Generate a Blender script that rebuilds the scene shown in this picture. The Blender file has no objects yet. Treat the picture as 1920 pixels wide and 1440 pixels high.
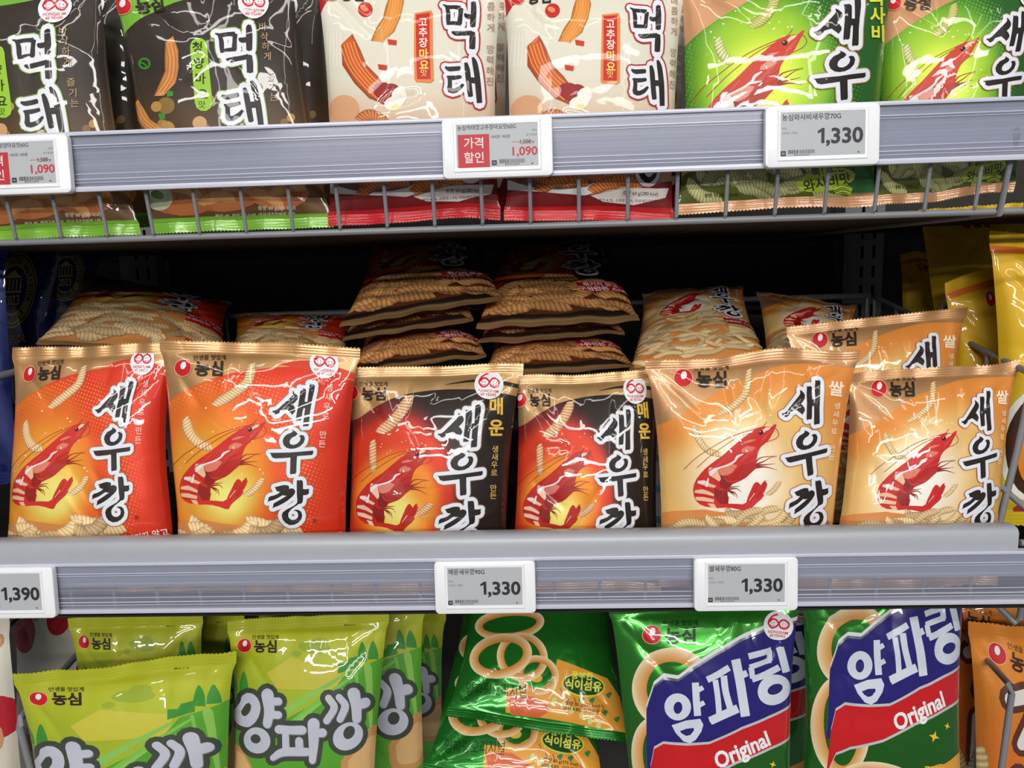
import bpy, math, random
import numpy as np
from mathutils import Matrix, Vector
from mathutils.geometry import delaunay_2d_cdt

# ------------------------------------------------------------------ camera, world, lights, exposure
scn = bpy.context.scene
C = scn.collection
scn.view_settings.view_transform = 'Standard'
scn.view_settings.look = 'None'
scn.view_settings.gamma = 1.0
scn.view_settings.use_curve_mapping = False
scn.view_settings.exposure = -0.5
scn.cycles.max_bounces = 6
scn.cycles.diffuse_bounces = 2
scn.cycles.glossy_bounces = 3
scn.cycles.transparent_max_bounces = 8
scn.cycles.caustics_reflective = False
scn.cycles.caustics_refractive = False

FPX = 1442.0
CAM = np.array([0.0562, -0.6450, 0.2785])
PITCH, YAW, ROLL = 0.1533, -0.0429, -0.0295
def _axes():
    cy, sy, cp, sp = math.cos(YAW), math.sin(YAW), math.cos(PITCH), math.sin(PITCH)
    fwd = np.array([sy*cp, cy*cp, -sp]); right = np.array([cy, -sy, 0.0]); up = np.cross(right, fwd)
    cr, sr = math.cos(ROLL), math.sin(ROLL)
    return cr*right+sr*up, -sr*right+cr*up, fwd
AX, AY, AZ = _axes()
cam = bpy.data.objects.new('camera', bpy.data.cameras.new('camera'))
C.objects.link(cam)
m = Matrix.Identity(4)
for i in range(3):
    m[i][0], m[i][1], m[i][2], m[i][3] = AX[i], AY[i], -AZ[i], CAM[i]
cam.matrix_world = m
cam.data.sensor_width = 36.0
cam.data.lens = FPX/1920*36.0
cam.data.clip_start = 0.01
scn.camera = cam

def at(px, py, Y):
    """world point on the plane of depth Y seen at pixel px, py of the 1920x1440 photograph"""
    d = (px-960)/FPX*AX - (py-720)/FPX*AY + AZ
    return CAM + d*((Y-CAM[1])/d[1])

world = bpy.data.worlds.new('store_air'); scn.world = world
world.use_nodes = True
world.node_tree.nodes['Background'].inputs[0].default_value = (0.92, 0.94, 1.0, 1)
world.node_tree.nodes['Background'].inputs[1].default_value = 0.22

def tube_light(name, loc, length, width, power, tilt):
    L = bpy.data.lights.new(name, 'AREA'); L.shape = 'RECTANGLE'
    L.size = length; L.size_y = width; L.energy = power; L.color = (1.0, 0.97, 0.93)
    o = bpy.data.objects.new(name, L); C.objects.link(o)
    o.location = loc; o.rotation_euler = (tilt, 0, 0)
    return o
tube_light('unseen_ceiling_tube', (0.0, -0.95, 1.75), 3.2, 0.06, 11, math.radians(28))
tube_light('unseen_ceiling_tube', (0.0, -2.4, 1.75), 3.6, 0.10, 34, math.radians(55))
tube_light('unseen_ceiling_tube', (0.0, -4.6, 1.75), 4.0, 0.12, 110, math.radians(70))  # unseen row, added to send low light in under the top shelf
tube_light('unseen_ceiling_tube', (0.0, -7.0, 1.75), 5.0, 0.14, 200, math.radians(77))  # farther unseen row, also added to brighten the shelf interior
tube_light('unseen_ceiling_tube', (-0.9, -1.6, 1.75), 0.06, 2.0, 5, math.radians(42))
tube_light('unseen_ceiling_tube', (1.1, -1.6, 1.75), 0.06, 2.0, 5, math.radians(42))

# ------------------------------------------------------------------ materials
def lin(c):
    c = np.asarray(c, float)/255.0
    return np.where(c <= 0.04045, c/12.92, ((c+0.055)/1.055)**2.4)

MATS = {}
def mat(name, col=(128, 128, 128), rough=0.5, metal=0.0, coat=0.0, alpha=1.0, trans=0.0):
    if name in MATS: return MATS[name]
    M = bpy.data.materials.new(name); M.use_nodes = True
    b = M.node_tree.nodes['Principled BSDF']
    b.inputs['Base Color'].default_value = (*lin(col), 1)
    b.inputs['Roughness'].default_value = rough
    b.inputs['Metallic'].default_value = metal
    b.inputs['Coat Weight'].default_value = coat
    b.inputs['Coat Roughness'].default_value = 0.08
    MATS[name] = M
    return M

def film_material(name, rough, crinkle, coat):
    """printed packaging film: colour from the print, foil where alpha says so, fine crinkles"""
    M = bpy.data.materials.new(name); M.use_nodes = True
    nt = M.node_tree; N = nt.nodes; Lk = nt.links
    b = N['Principled BSDF']
    a = N.new('ShaderNodeAttribute'); a.attribute_name = 'print_colour'
    Lk.new(a.outputs['Color'], b.inputs['Base Color'])
    mm = N.new('ShaderNodeMath'); mm.operation = 'MULTIPLY'; mm.inputs[1].default_value = 1.0
    Lk.new(a.outputs['Alpha'], mm.inputs[0]); Lk.new(mm.outputs[0], b.inputs['Metallic'])
    b.inputs['Roughness'].default_value = rough
    b.inputs['Coat Weight'].default_value = coat
    b.inputs['Coat Roughness'].default_value = 0.03; b.inputs['Specular IOR Level'].default_value = 0.25
    tc = N.new('ShaderNodeTexCoord')
    n1 = N.new('ShaderNodeTexNoise'); n1.inputs['Scale'].default_value = 22; n1.inputs['Detail'].default_value = 2
    mp = N.new('ShaderNodeVectorMath'); mp.operation = 'MULTIPLY_ADD'
    mp.inputs[1].default_value = (0.03, 0.03, 0.03)
    Lk.new(tc.outputs['Object'], n1.inputs['Vector'])
    Lk.new(n1.outputs['Color'], mp.inputs[0]); Lk.new(tc.outputs['Object'], mp.inputs[2])
    v = N.new('ShaderNodeTexVoronoi'); v.feature = 'DISTANCE_TO_EDGE'; v.inputs['Scale'].default_value = 15
    Lk.new(mp.outputs[0], v.inputs['Vector'])
    p = N.new('ShaderNodeMath'); p.operation = 'SMOOTH_MIN'; p.inputs[1].default_value = 0.06; p.inputs[2].default_value = 0.03
    Lk.new(v.outputs['Distance'], p.inputs[0])
    n2 = N.new('ShaderNodeTexNoise'); n2.inputs['Scale'].default_value = 60; n2.inputs['Detail'].default_value = 1
    Lk.new(tc.outputs['Object'], n2.inputs['Vector'])
    ad = N.new('ShaderNodeMath'); ad.operation = 'MULTIPLY_ADD'; ad.inputs[1].default_value = 0.10
    Lk.new(n2.outputs['Fac'], ad.inputs[0]); Lk.new(p.outputs[0], ad.inputs[2])
    bp = N.new('ShaderNodeBump'); bp.inputs['Strength'].default_value = crinkle; bp.inputs['Distance'].default_value = 0.012
    Lk.new(ad.outputs[0], bp.inputs['Height'])
    Lk.new(bp.outputs[0], b.inputs['Normal']); Lk.new(bp.outputs[0], b.inputs['Coat Normal'])
    return M
FILM = film_material('glossy_printed_film', 0.42, 0.12, 0.9)
FOIL = film_material('foil_printed_film', 0.22, 0.34, 0.7)
MATTE = film_material('satin_printed_film', 0.5, 0.16, 0.35)

def print_material(name, rough):
    M = bpy.data.materials.new(name); M.use_nodes = True
    b = M.node_tree.nodes['Principled BSDF']
    a = M.node_tree.nodes.new('ShaderNodeAttribute'); a.attribute_name = 'print_colour'
    M.node_tree.links.new(a.outputs['Color'], b.inputs['Base Color'])
    b.inputs['Roughness'].default_value = rough
    return M
INK = print_material('display_ink', 0.55)

# ------------------------------------------------------------------ object helpers
def prop(o, label=None, cat=None, group=None, kind=None):
    if label: o['label'] = label
    if cat: o['category'] = cat
    if group: o['group'] = group
    if kind: o['kind'] = kind
    return o
def empty(name, loc, **k):
    o = bpy.data.objects.new(name, None); C.objects.link(o); o.location = loc
    o.empty_display_size = 0.02
    return prop(o, **k)
def mesh_obj(name, V, F, material, parent=None, base=(0, 0, 0), smooth=False, cols=None, nrm=None, label=None):
    V = np.asarray(V, float) - np.asarray(base)
    me = bpy.data.meshes.new(name)
    if isinstance(F, np.ndarray):
        nf, k = F.shape
        me.vertices.add(len(V)); me.vertices.foreach_set('co', V.astype(np.float32).ravel())
        me.loops.add(nf*k); me.loops.foreach_set('vertex_index', F.astype(np.int32).ravel())
        me.polygons.add(nf); me.polygons.foreach_set('loop_start', (np.arange(nf)*k).astype(np.int32))
        me.update(calc_edges=True)
    else:
        me.from_pydata([tuple(v) for v in V], [], [tuple(f) for f in F]); me.update()
    if cols is not None:
        at_ = me.color_attributes.new('print_colour', 'FLOAT_COLOR', 'POINT')
        at_.data.foreach_set('color', np.asarray(cols, np.float32).ravel())
    if nrm is not None: me.validate()
    me.polygons.foreach_set('use_smooth', [bool(smooth or nrm is not None)]*len(me.polygons))
    if nrm is not None:
        me.normals_split_custom_set_from_vertices(np.asarray(nrm, np.float32).tolist())
    me.materials.append(material)
    o = bpy.data.objects.new(name, me); C.objects.link(o)
    if parent is not None: o.parent = parent
    if label: o['label'] = label
    return o

class MB:
    """collects boxes and rods into one mesh"""
    def __init__(s): s.V = []; s.F = []
    def add(s, V, F):
        k = len(s.V); s.V += [tuple(v) for v in V]; s.F += [tuple(i+k for i in f) for f in F]
    def box(s, a, b):
        (x0, y0, z0), (x1, y1, z1) = a, b
        s.add([(x0,y0,z0),(x1,y0,z0),(x1,y1,z0),(x0,y1,z0),(x0,y0,z1),(x1,y0,z1),(x1,y1,z1),(x0,y1,z1)],
              [(0,3,2,1),(4,5,6,7),(0,1,5,4),(1,2,6,5),(2,3,7,6),(3,0,4,7)])
    def rod(s, pts, r, n=10):
        P = [np.array(p, float) for p in pts]; rings = []
        for i, p in enumerate(P):
            d = (P[min(i+1, len(P)-1)]-P[max(i-1, 0)]); d /= np.linalg.norm(d)
            a = np.cross(d, (0, 0, 1.0) if abs(d[2]) < .9 else (1.0, 0, 0)); a /= np.linalg.norm(a); b = np.cross(d, a)
            rings.append([p+r*(math.cos(t)*a+math.sin(t)*b) for t in np.arange(n)*2*math.pi/n])
        V = [v for R_ in rings for v in R_]; F = []
        for i in range(len(P)-1):
            for j in range(n):
                k = (j+1) % n
                F.append((i*n+j, i*n+k, (i+1)*n+k, (i+1)*n+j))
        F.append(tuple(range(n))[::-1]); F.append(tuple((len(P)-1)*n+j for j in range(n)))
        s.add(V, F)
    def extrude_x(s, prof, x0, x1, n=1):
        """closed y,z profile run along x"""
        k = len(prof); V = []; F = []
        for x in np.linspace(x0, x1, n+1): V += [(x, y, z) for y, z in prof]
        for i in range(n):
            for j in range(k):
                l = (j+1) % k
                F.append((i*k+j, i*k+l, (i+1)*k+l, (i+1)*k+j))
        F.append(tuple(range(k))); F.append(tuple(n*k+j for j in range(k))[::-1])
        s.add(V, F)
    def rounded(s, w, h, y0, y1, r, bev, n=6):
        """upright rounded plate in x-z, from y0 (front) to y1 (back), front edge bevelled"""
        def ring(inset, y):
            out = []
            for cx, cz, a0 in ((1, 1, 0), (-1, 1, 90), (-1, -1, 180), (1, -1, 270)):
                for t in np.linspace(0, 90, n):
                    a = math.radians(a0+t)
                    rr = max(r-inset, .0002)
                    out.append((cx*(w/2-r)+rr*math.cos(a), y, cz*(h/2-r)+rr*math.sin(a)))
            return out
        R_ = [ring(bev, y0), ring(bev*.3, y0+bev*.3), ring(0, y0+bev), ring(0, y1)]
        k = 4*n; V = [v for q in R_ for v in q]; F = [tuple(range(k))]
        for i in range(3):
            for j in range(k):
                l = (j+1) % k
                F.append((i*k+j, (i+1)*k+j, (i+1)*k+l, i*k+l))
        F.append(tuple(3*k+j for j in range(k))[::-1])
        s.add(V, F)
    def build(s, name, material, parent=None, base=(0,0,0), smooth=False, label=None):
        o = mesh_obj(name, s.V, s.F, material, parent, base, smooth, label=label)
        if smooth: o.data.set_sharp_from_angle(angle=math.radians(40))
        return o

# ------------------------------------------------------------------ 2-D drawing helpers (print artwork)
def disk(cx, cy, rx, ry=None, rot=0, n=14):
    ry = ry or rx; t = np.arange(n)*2*math.pi/n; c, s_ = math.cos(math.radians(rot)), math.sin(math.radians(rot))
    x, y = rx*np.cos(t), ry*np.sin(t)
    return np.stack([cx+c*x-s_*y, cy+s_*x+c*y], 1)
def spline(P, n=6):
    P = np.asarray(P, float)
    if len(P) < 3: return P
    Q = np.vstack([2*P[0]-P[1], P, 2*P[-1]-P[-2]]); out = []
    for i in range(1, len(Q)-2):
        for t in np.arange(n)/n:
            out.append(.5*((2*Q[i])+(-Q[i-1]+Q[i+1])*t+(2*Q[i-1]-5*Q[i]+4*Q[i+1]-Q[i+2])*t*t+(-Q[i-1]+3*Q[i]-3*Q[i+1]+Q[i+2])*t**3))
    out.append(P[-1]); return np.array(out)
def stroke(P, w, smooth=True, grow=0, n=10, caps=True):
    """convex pieces of a brush stroke; P rows x,y or x,y,width"""
    P = np.asarray(P, float)
    if P.shape[1] == 2: P = np.hstack([P, np.full((len(P), 1), float(w))])
    if smooth: P = spline(P, 4)
    out = []
    for i in range(len(P)-1):
        a, b = P[i], P[i+1]; d = b[:2]-a[:2]; L = np.linalg.norm(d)
        if L < 1e-6: continue
        q = np.array([-d[1], d[0]])/L
        ra, rb = a[2]/2+grow, b[2]/2+grow
        out.append(np.array([a[:2]+q*ra, a[:2]-q*ra, b[:2]-q*rb, b[:2]+q*rb]))
    for i, p in enumerate(P):
        if p[2]/2+grow > .15 and (caps or grow > 0 or 0 < i < len(P)-1): out.append(disk(p[0], p[1], p[2]/2+grow, n=n))
    return out
def offset(poly, r, n=10):
    poly = np.asarray(poly, float)
    return [poly]+stroke(np.vstack([poly, poly[:1]]), 2*r, smooth=False, n=n)
def fit(src, dst):
    """least-squares affine map"""
    S = np.hstack([np.asarray(src, float), np.ones((len(src), 1))])
    A, *_ = np.linalg.lstsq(S, np.asarray(dst, float), rcond=None)
    return lambda P: np.hstack([np.asarray(P, float), np.ones((len(P), 1))]) @ A

_tc = {}
def glyphs(s, bold=0.0):
    """outline text as triangles, unit em, y up"""
    k = (s, bold)
    if k not in _tc:
        cu = bpy.data.curves.new('t', 'FONT'); cu.body = s; cu.offset = bold; cu.resolution_u = 3
        ob = bpy.data.objects.new('t', cu); C.objects.link(ob)
        dg = bpy.context.evaluated_depsgraph_get(); ev = ob.evaluated_get(dg); me = ev.to_mesh()
        me.calc_loop_triangles()
        V = np.array([v.co[:2] for v in me.vertices]) if len(me.vertices) else np.zeros((0, 2))
        T = np.array([t.vertices[:] for t in me.loop_triangles], int).reshape(-1, 3)
        ev.to_mesh_clear(); bpy.data.objects.remove(ob); bpy.data.curves.remove(cu)
        _tc[k] = (V, T)
    return _tc[k]

PINCH = .08
def project(P):
    v = np.asarray(P)-CAM; z = v@AZ
    return np.stack([960+FPX*(v@AX)/z, 720-FPX*(v@AY)/z], -1)
def face_flat(Q, us, vs, pinch, s0):
    """point of the flattened pouch: narrower between its seals"""
    vv = np.clip((vs-s0)/(1-2*s0), 0, 1); u = (.5+(us-.5)*(1-pinch*np.sin(np.pi*vv)**.45))[..., None]; v = vs[..., None]
    return (1-u)*(1-v)*Q[0]+u*(1-v)*Q[1]+u*v*Q[2]+(1-u)*v*Q[3]
def face_bulge(us, vs, s0):
    vv = np.clip((vs-s0)/(1-2*s0), 0, 1)
    return np.clip(1-np.abs(2*us-1)**2.3, 0, 1)**.62, np.clip(1-np.abs(2*vv-1)**2.6, 0, 1)**.75
def quad_normal(Q):
    n = np.cross((Q[1]-Q[0])+(Q[2]-Q[3]), (Q[0]-Q[3])+(Q[1]-Q[2])); return n/np.linalg.norm(n)
def split(P, K):
    """cut triangles (n,3,2) with vertex colours (n,3,4) along x, y and diagonal grid lines"""
    done_P, done_K = P, K
    for fam in range(3):
        for _ in range(12):
            f = done_P[..., 0] if fam == 0 else done_P[..., 1] if fam == 1 else done_P[..., 0]-done_P[..., 1]
            lo, hi = f.min(1), f.max(1); first = np.floor(lo+1e-6)+1; last = np.ceil(hi-1e-6)-1; bad = first <= last
            if not bad.any(): break
            A_, B_ = done_P[bad], done_K[bad]; ff = f[bad]; t = np.round((first[bad]+last[bad])/2); t = np.clip(t, first[bad], last[bad])
            o = np.argsort(ff, axis=1); r_ = np.arange(len(o))[:, None]; A_, B_, ff = A_[r_, o], B_[r_, o], ff[r_, o]
            def cut(i, j):
                w = ((t-ff[:, i])/(ff[:, j]-ff[:, i]+1e-12))[:, None]; w = np.clip(w, 0, 1)
                return A_[:, i]*(1-w)+A_[:, j]*w, B_[:, i]*(1-w)+B_[:, j]*w
            q = cut(0, 2); up = ff[:, 1] < t; p1 = cut(1, 2); p2 = cut(0, 1)
            v = [(A_[:, i], B_[:, i]) for i in range(3)]
            nP, nK = [], []
            def emit(m_, *tri):
                if m_.any(): nP.append(np.stack([a[0][m_] for a in tri], 1)); nK.append(np.stack([a[1][m_] for a in tri], 1))
            emit(up, v[0], v[1], q); emit(up, v[1], p1, q); emit(up, p1, v[2], q)
            dn = ~up; emit(dn, v[0], p2, q); emit(dn, p2, v[1], q); emit(dn, v[1], v[2], q)
            done_P = np.concatenate([done_P[~bad]]+nP); done_K = np.concatenate([done_K[~bad]]+nK)
    ar = np.abs((done_P[:, 1, 0]-done_P[:, 0, 0])*(done_P[:, 2, 1]-done_P[:, 0, 1])-(done_P[:, 1, 1]-done_P[:, 0, 1])*(done_P[:, 2, 0]-done_P[:, 0, 0]))
    k = ar > 1e-7
    return done_P[k], done_K[k]

class Art:
    """printed artwork drawn in pixels of a reference view, mapped to a grid of a pouch face"""
    def __init__(s, quad, Nu=54, Nv=72, seal=3, bulge=.022):
        s.ref = len(quad[0]) == 3; s.q = np.array(quad, float)[:, :2]; s.bulge = bulge
        if s.ref: s.Q = [at(*q_) for q_ in quad]; s.n = quad_normal(s.Q)
        s.Nu, s.Nv, s.seal = Nu, Nv, seal
        s.L = []; s.bg = None; s.seal_col = None
    def g(s, P):
        P = np.asarray(P, float).reshape(-1, 2)
        uv = s.g0(P)
        if s.ref:
            for _ in range(7):
                sh = s.view(uv[:, 0], uv[:, 1])-s.px0(uv[:, 0], uv[:, 1]); uv = s.g0(P-sh)
        return uv*np.array([s.Nu, s.Nv])
    def view(s, u, v):
        s0 = s.seal/s.Nv; e, f = face_bulge(u, v, s0)
        return project(face_flat(s.Q, u, v, PINCH, s0)+s.n*(s.bulge*e*f)[..., None])
    def g0(s, P):
        a, b, c, d = s.q
        u = np.full(len(P), .5); v = np.full(len(P), .5)
        for _ in range(12):
            X = ((1-u)*(1-v))[:, None]*a+(u*(1-v))[:, None]*b+(u*v)[:, None]*c+((1-u)*v)[:, None]*d-P
            du = (1-v)[:, None]*(b-a)+v[:, None]*(c-d); dv = (1-u)[:, None]*(d-a)+u[:, None]*(c-b)
            det = du[:, 0]*dv[:, 1]-du[:, 1]*dv[:, 0]
            u = u-(X[:, 0]*dv[:, 1]-X[:, 1]*dv[:, 0])/det; v = v-(du[:, 0]*X[:, 1]-du[:, 1]*X[:, 0])/det
        return np.stack([u, v], 1)
    def px(s, u, v):
        return s.view(u, v) if s.ref else s.px0(u, v)
    def px0(s, u, v):
        a, b, c, d = s.q
        u = u[..., None]; v = v[..., None]
        return (1-u)*(1-v)*a+u*(1-v)*b+u*v*c+(1-u)*v*d
    def polys(s, pieces, col, metal=0.0, holes=(), cut=True):
        """union of the pieces minus the holes: outline first, then one clean fill cut by the grid"""
        def ok(p):
            x, y = p[:, 0], p[:, 1]; a_ = .5*np.sum(x*np.roll(y, -1)-np.roll(x, -1)*y)
            return None if abs(a_) < 1e-5 else (p if a_ > 0 else p[::-1])
        def prep(L):
            L = [np.asarray(p, float) for p in L]
            if not L: return []
            g_ = s.g(np.vstack(L))
            return [q for q in (ok(p) for p in np.split(g_, np.cumsum([len(p) for p in L])[:-1])) if q is not None]
        pieces, holes = prep(pieces), prep(holes)
        if not pieces: return
        F = []; k = 0
        for g_ in pieces+holes: F.append(list(range(k, k+len(g_)))); k += len(g_)
        nh = len(pieces); V = np.vstack(pieces+holes)
        ov, oe, of, a_, b_, src = delaunay_2d_cdt([Vector(v) for v in V], [], F, 0, 1e-5, True)
        G = np.array([v[:] for v in ov]).reshape(-1, 2)
        T = np.array([f for f, o in zip(of, src) if o and all(i < nh for i in o)], int).reshape(-1, 3)
        if not len(T): return
        if s.Nu > 1 and len(T) > 2:
            e = np.sort(np.vstack([T[:, [0, 1]], T[:, [1, 2]], T[:, [2, 0]]]), axis=1); e, n = np.unique(e, axis=0, return_counts=True); e = e[n == 1]
            used = np.unique(e); rm = np.zeros(len(G), int); rm[used] = np.arange(len(used)); V = G[used]; E = rm[e]
            a, b = V[E[:, 0]], V[E[:, 1]]
            lo, hi = np.maximum(np.floor(V.min(0)), -1), np.minimum(np.ceil(V.max(0)), [s.Nu+1, s.Nv+1]); ex = []
            for x in range(int(max(lo[0], 0)), int(min(hi[0], s.Nu))+1): ex += [(x, lo[1]-.1), (x, hi[1]+.1)]
            for y in range(int(max(lo[1], 0)), int(min(hi[1], s.Nv))+1): ex += [(lo[0]-.1, y), (hi[0]+.1, y)]
            if ex:
                E = np.vstack([E, np.arange(len(V), len(V)+len(ex)).reshape(-1, 2)]); V = np.vstack([V, np.array(ex, float)])
            ov, oe, of, a_, b_, src = delaunay_2d_cdt([Vector(v) for v in V], E.tolist(), [], 0, 1e-5, False)
            G = np.array([v[:] for v in ov]).reshape(-1, 2); T = np.array([list(f) for f in of if len(f) == 3], int).reshape(-1, 3)
            c = G[T].mean(1); ins = np.zeros(len(c), bool)
            for i in range(0, len(c), 4000):
                q = c[i:i+4000]; yc = (a[None, :, 1] > q[:, None, 1]) != (b[None, :, 1] > q[:, None, 1])
                with np.errstate(divide='ignore', invalid='ignore'):
                    xi = a[None, :, 0]+(q[:, None, 1]-a[None, :, 1])*(b-a)[None, :, 0]/(b-a)[None, :, 1]
                ins[i:i+4000] = (yc & (q[:, None, 0] < xi)).sum(1) % 2 == 1
            T = T[ins]
        s._push(G, T, col, metal)
    def _push(s, G, T, col, metal):
        T = np.asarray(T, int).reshape(-1, 3)
        if not len(T): return
        c = np.asarray(col, float); K = np.empty((len(G), 4)); K[:, :3] = lin(c) if c.ndim == 1 else lin(c); K[:, 3] = metal
        P, K = G[T], K[T]
        lo, hi = P.min(1), P.max(1)
        m_ = (hi[:, 0] > 0) & (lo[:, 0] < s.Nu) & (hi[:, 1] > s.seal) & (lo[:, 1] < s.Nv-s.seal); P, K = P[m_], K[m_]
        if not len(P): return
        if s.Nu > 1: P, K = split(P, K)
        c = P.mean(1); m_ = (c[:, 0] > 0) & (c[:, 0] < s.Nu) & (c[:, 1] > s.seal) & (c[:, 1] < s.Nv-s.seal); P, K = P[m_], K[m_]
        ar = (P[:, 1, 0]-P[:, 0, 0])*(P[:, 2, 1]-P[:, 0, 1])-(P[:, 1, 1]-P[:, 0, 1])*(P[:, 2, 0]-P[:, 0, 0])
        fl = ar > 0; P[fl] = P[fl][:, ::-1]; K[fl] = K[fl][:, ::-1]
        if len(P): s.L.append((P, K))
    def mesh(s, P, T, cols, metal=0.0):
        s._push(s.g(P), T, cols, metal)
    def text(s, t, x, y, size, col, ang=0, bold=0.0, sx=1.0, shear=0.0, center=False, metal=0, cut=None):
        V, T = glyphs(t, bold)
        if not len(V): return
        P = V.copy()*size
        P[..., 0] += shear*P[..., 1]; P[..., 0] *= sx
        if center: P[..., 0] -= (P[..., 0].min()+P[..., 0].max())/2; P[..., 1] -= (P[..., 1].min()+P[..., 1].max())/2
        a = math.radians(ang); c_, s_ = math.cos(a), math.sin(a)
        X = x+P[..., 0]*c_+P[..., 1]*s_; Y = y-P[..., 1]*c_+P[..., 0]*s_
        P = np.stack([X, Y], 1)
        s.mesh(P, T, col, metal)
    def vtext(s, t, x, y, dy, size, col, dx=0.0, ang=0, bold=0.0, sx=1.0):
        for i, ch in enumerate(t):
            if ch != ' ': s.text(ch, x+dx*i, y+dy*i, size, col, ang, bold, sx, center=True)
    # --- printed motifs
    def stick(s, P, w, ca, cb, ridge=5.0, cd=None):
        """ribbed cracker stick along a centre line"""
        Q = spline(P, 8); d = np.linalg.norm(np.diff(Q, axis=0), axis=1); L = np.concatenate([[0], np.cumsum(d)])
        n = max(4, int(L[-1]/ridge)*2); t = np.linspace(0, L[-1], n+1)
        X = np.stack([np.interp(t, L, Q[:, 0]), np.interp(t, L, Q[:, 1])], 1)
        D = np.gradient(X, axis=0); D /= np.linalg.norm(D, axis=1)[:, None]+1e-9; Nn = np.stack([-D[:, 1], D[:, 0]], 1)
        ca, cb = np.array(ca, float), np.array(cb, float); cd = ca*.72 if cd is None else np.array(cd, float)
        V = []; K = []
        for i in range(n+1):
            ph = i % 2; e = min(i, n-i)/n*5; rr = w/2*(min(1, .62+.5*e))*(1.0 if ph else .93)
            base = cb if ph or ridge > 30 else ca*.94
            for a, kf in ((-1, .76), (-.72, .97), (0, 1.05), (.68, .95), (1, .64)):
                V.append(X[i]+Nn[i]*rr*a+D[i]*(a*w*.18)); K.append(base*kf)
        T = []
        for i in range(n):
            for j in range(4):
                q = i*5+j; T += [(q, q+1, q+6), (q, q+6, q+5)]
        s.mesh(np.array(V), T, np.clip(np.array(K), 0, 255))
    def pile(s, x0, x1, y0, y1, n, w, L, ca, cb, seed, ridge=5, under=(150, 90, 45), edge=None, under_poly=None):
        R_ = random.Random(seed)
        if under_poly is not None: s.polys([under_poly], under)
        for i in range(n):
            f = i/n; y = y0+(y1-y0)*f+R_.uniform(-.5, .5)*w*.8; x = R_.uniform(x0, x1)
            if edge: y = max(y, edge(x)+w*.3)
            a = R_.uniform(-.65, .65); l = L*R_.uniform(.8, 1.1); c_, s_ = math.cos(a)*l/2, math.sin(a)*l/2; b = R_.uniform(-.18, .18)*l
            k = R_.uniform(.78, 1.06)
            s.stick([(x-c_, y-s_), (x+s_*b/l*2, y-b), (x+c_, y+s_)], w*R_.uniform(.85, 1.1), np.array(ca)*k, np.array(cb)*k, ridge)
    def ring(s, cx, cy, rx, ry, th, rot, cin, cmid, cout, n=44, a0=0, a1=360):
        """onion ring: shaded annulus"""
        V = []; K = []; rs = np.linspace(0, 1, 7); c0, s0 = math.cos(math.radians(rot)), math.sin(math.radians(rot))
        cin, cmid, cout = (np.array(c, float) for c in (cin, cmid, cout))
        for i in range(n+1):
            t = math.radians(a0+(a1-a0)*i/n)
            for r in rs:
                x, y = (rx-th*r)*math.cos(t), (ry-th*r)*math.sin(t)
                V.append((cx+c0*x-s0*y, cy+s0*x+c0*y))
                K.append(cout*(1-2*r)+cmid*2*r if r < .5 else cmid*(2-2*r)+cin*(2*r-1))
        T = []; m_ = len(rs)
        for i in range(n):
            for j in range(m_-1):
                q = i*m_+j; T += [(q, q+1, q+m_+1), (q, q+m_+1, q+m_)]
        s.mesh(np.array(V), T, np.array(K))
    def maker_mark(s, x, y, k, ang=0, dark=(45, 32, 22)):
        """red disc with a white egg, maker's name and slogan"""
        s.polys([disk(x, y, 17.5*k)], (225, 190, 150)); s.polys([disk(x, y, 16.3*k)], (200, 22, 32))
        s.polys([disk(x+1*k, y-5*k, 5.2*k, 7.6*k, 15)], (235, 232, 232))
        a = math.radians(ang); f = lambda dx, dy: (x+dx*k*math.cos(a)-dy*k*math.sin(a), y+dx*k*math.sin(a)+dy*k*math.cos(a))
        X, Y = f(50, 2); s.text('농심', X, Y, 31*k, dark, ang, .035, center=True, sx=1.0, cut=True)
        X, Y = f(50, -20); s.text('인생을 맛있게', X, Y, 11*k, dark, ang, .012, center=True)
    def jubilee(s, x, y, k, ang=0):
        """white disc with the red 60 and two smiling faces"""
        s.polys([disk(x, y, 27*k, 27*k, n=24)], (236, 236, 240))
        red = (205, 35, 50); a = math.radians(ang)
        f = lambda dx, dy: (x+k*(dx*math.cos(a)-dy*math.sin(a)), y+k*(dx*math.sin(a)+dy*math.cos(a)))
        st = []
        for P in (spline([(-3, -20), (-10, -17), (-17, -9), (-18, -2), (-11, 5), (-3, 2), (1, -4), (6, -11), (13, -11), (19, -5), (17, 2), (11, 5), (4, 2), (1, -4), (-4, -10), (-11, -11), (-16, -6)], 3),):
            st += stroke([f(*p) for p in P], 3.2*k, smooth=False, n=8)
        s.polys(st, red)
        for cx in (-10, 11):
            s.mesh(*_fan([f(cx-2.6+dx, -4+dy) for dx, dy in disk(0, 0, 1.1, n=6)]), red)
            s.mesh(*_fan([f(cx+2.6+dx, -4+dy) for dx, dy in disk(0, 0, 1.1, n=6)]), red)
            s.polys(stroke([f(cx-4, -.5), f(cx-2, 1.6), f(cx+2, 1.6), f(cx+4, -.5)], 1.1*k, smooth=False, n=6), red)
        X, Y = f(0, 12); s.text('NONGSHIM', X, Y, 7*k, red, ang, .02, center=True)
        X, Y = f(0, 18.5); s.text('60 YEARS', X, Y, 7*k, red, ang, .02, center=True)
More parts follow.
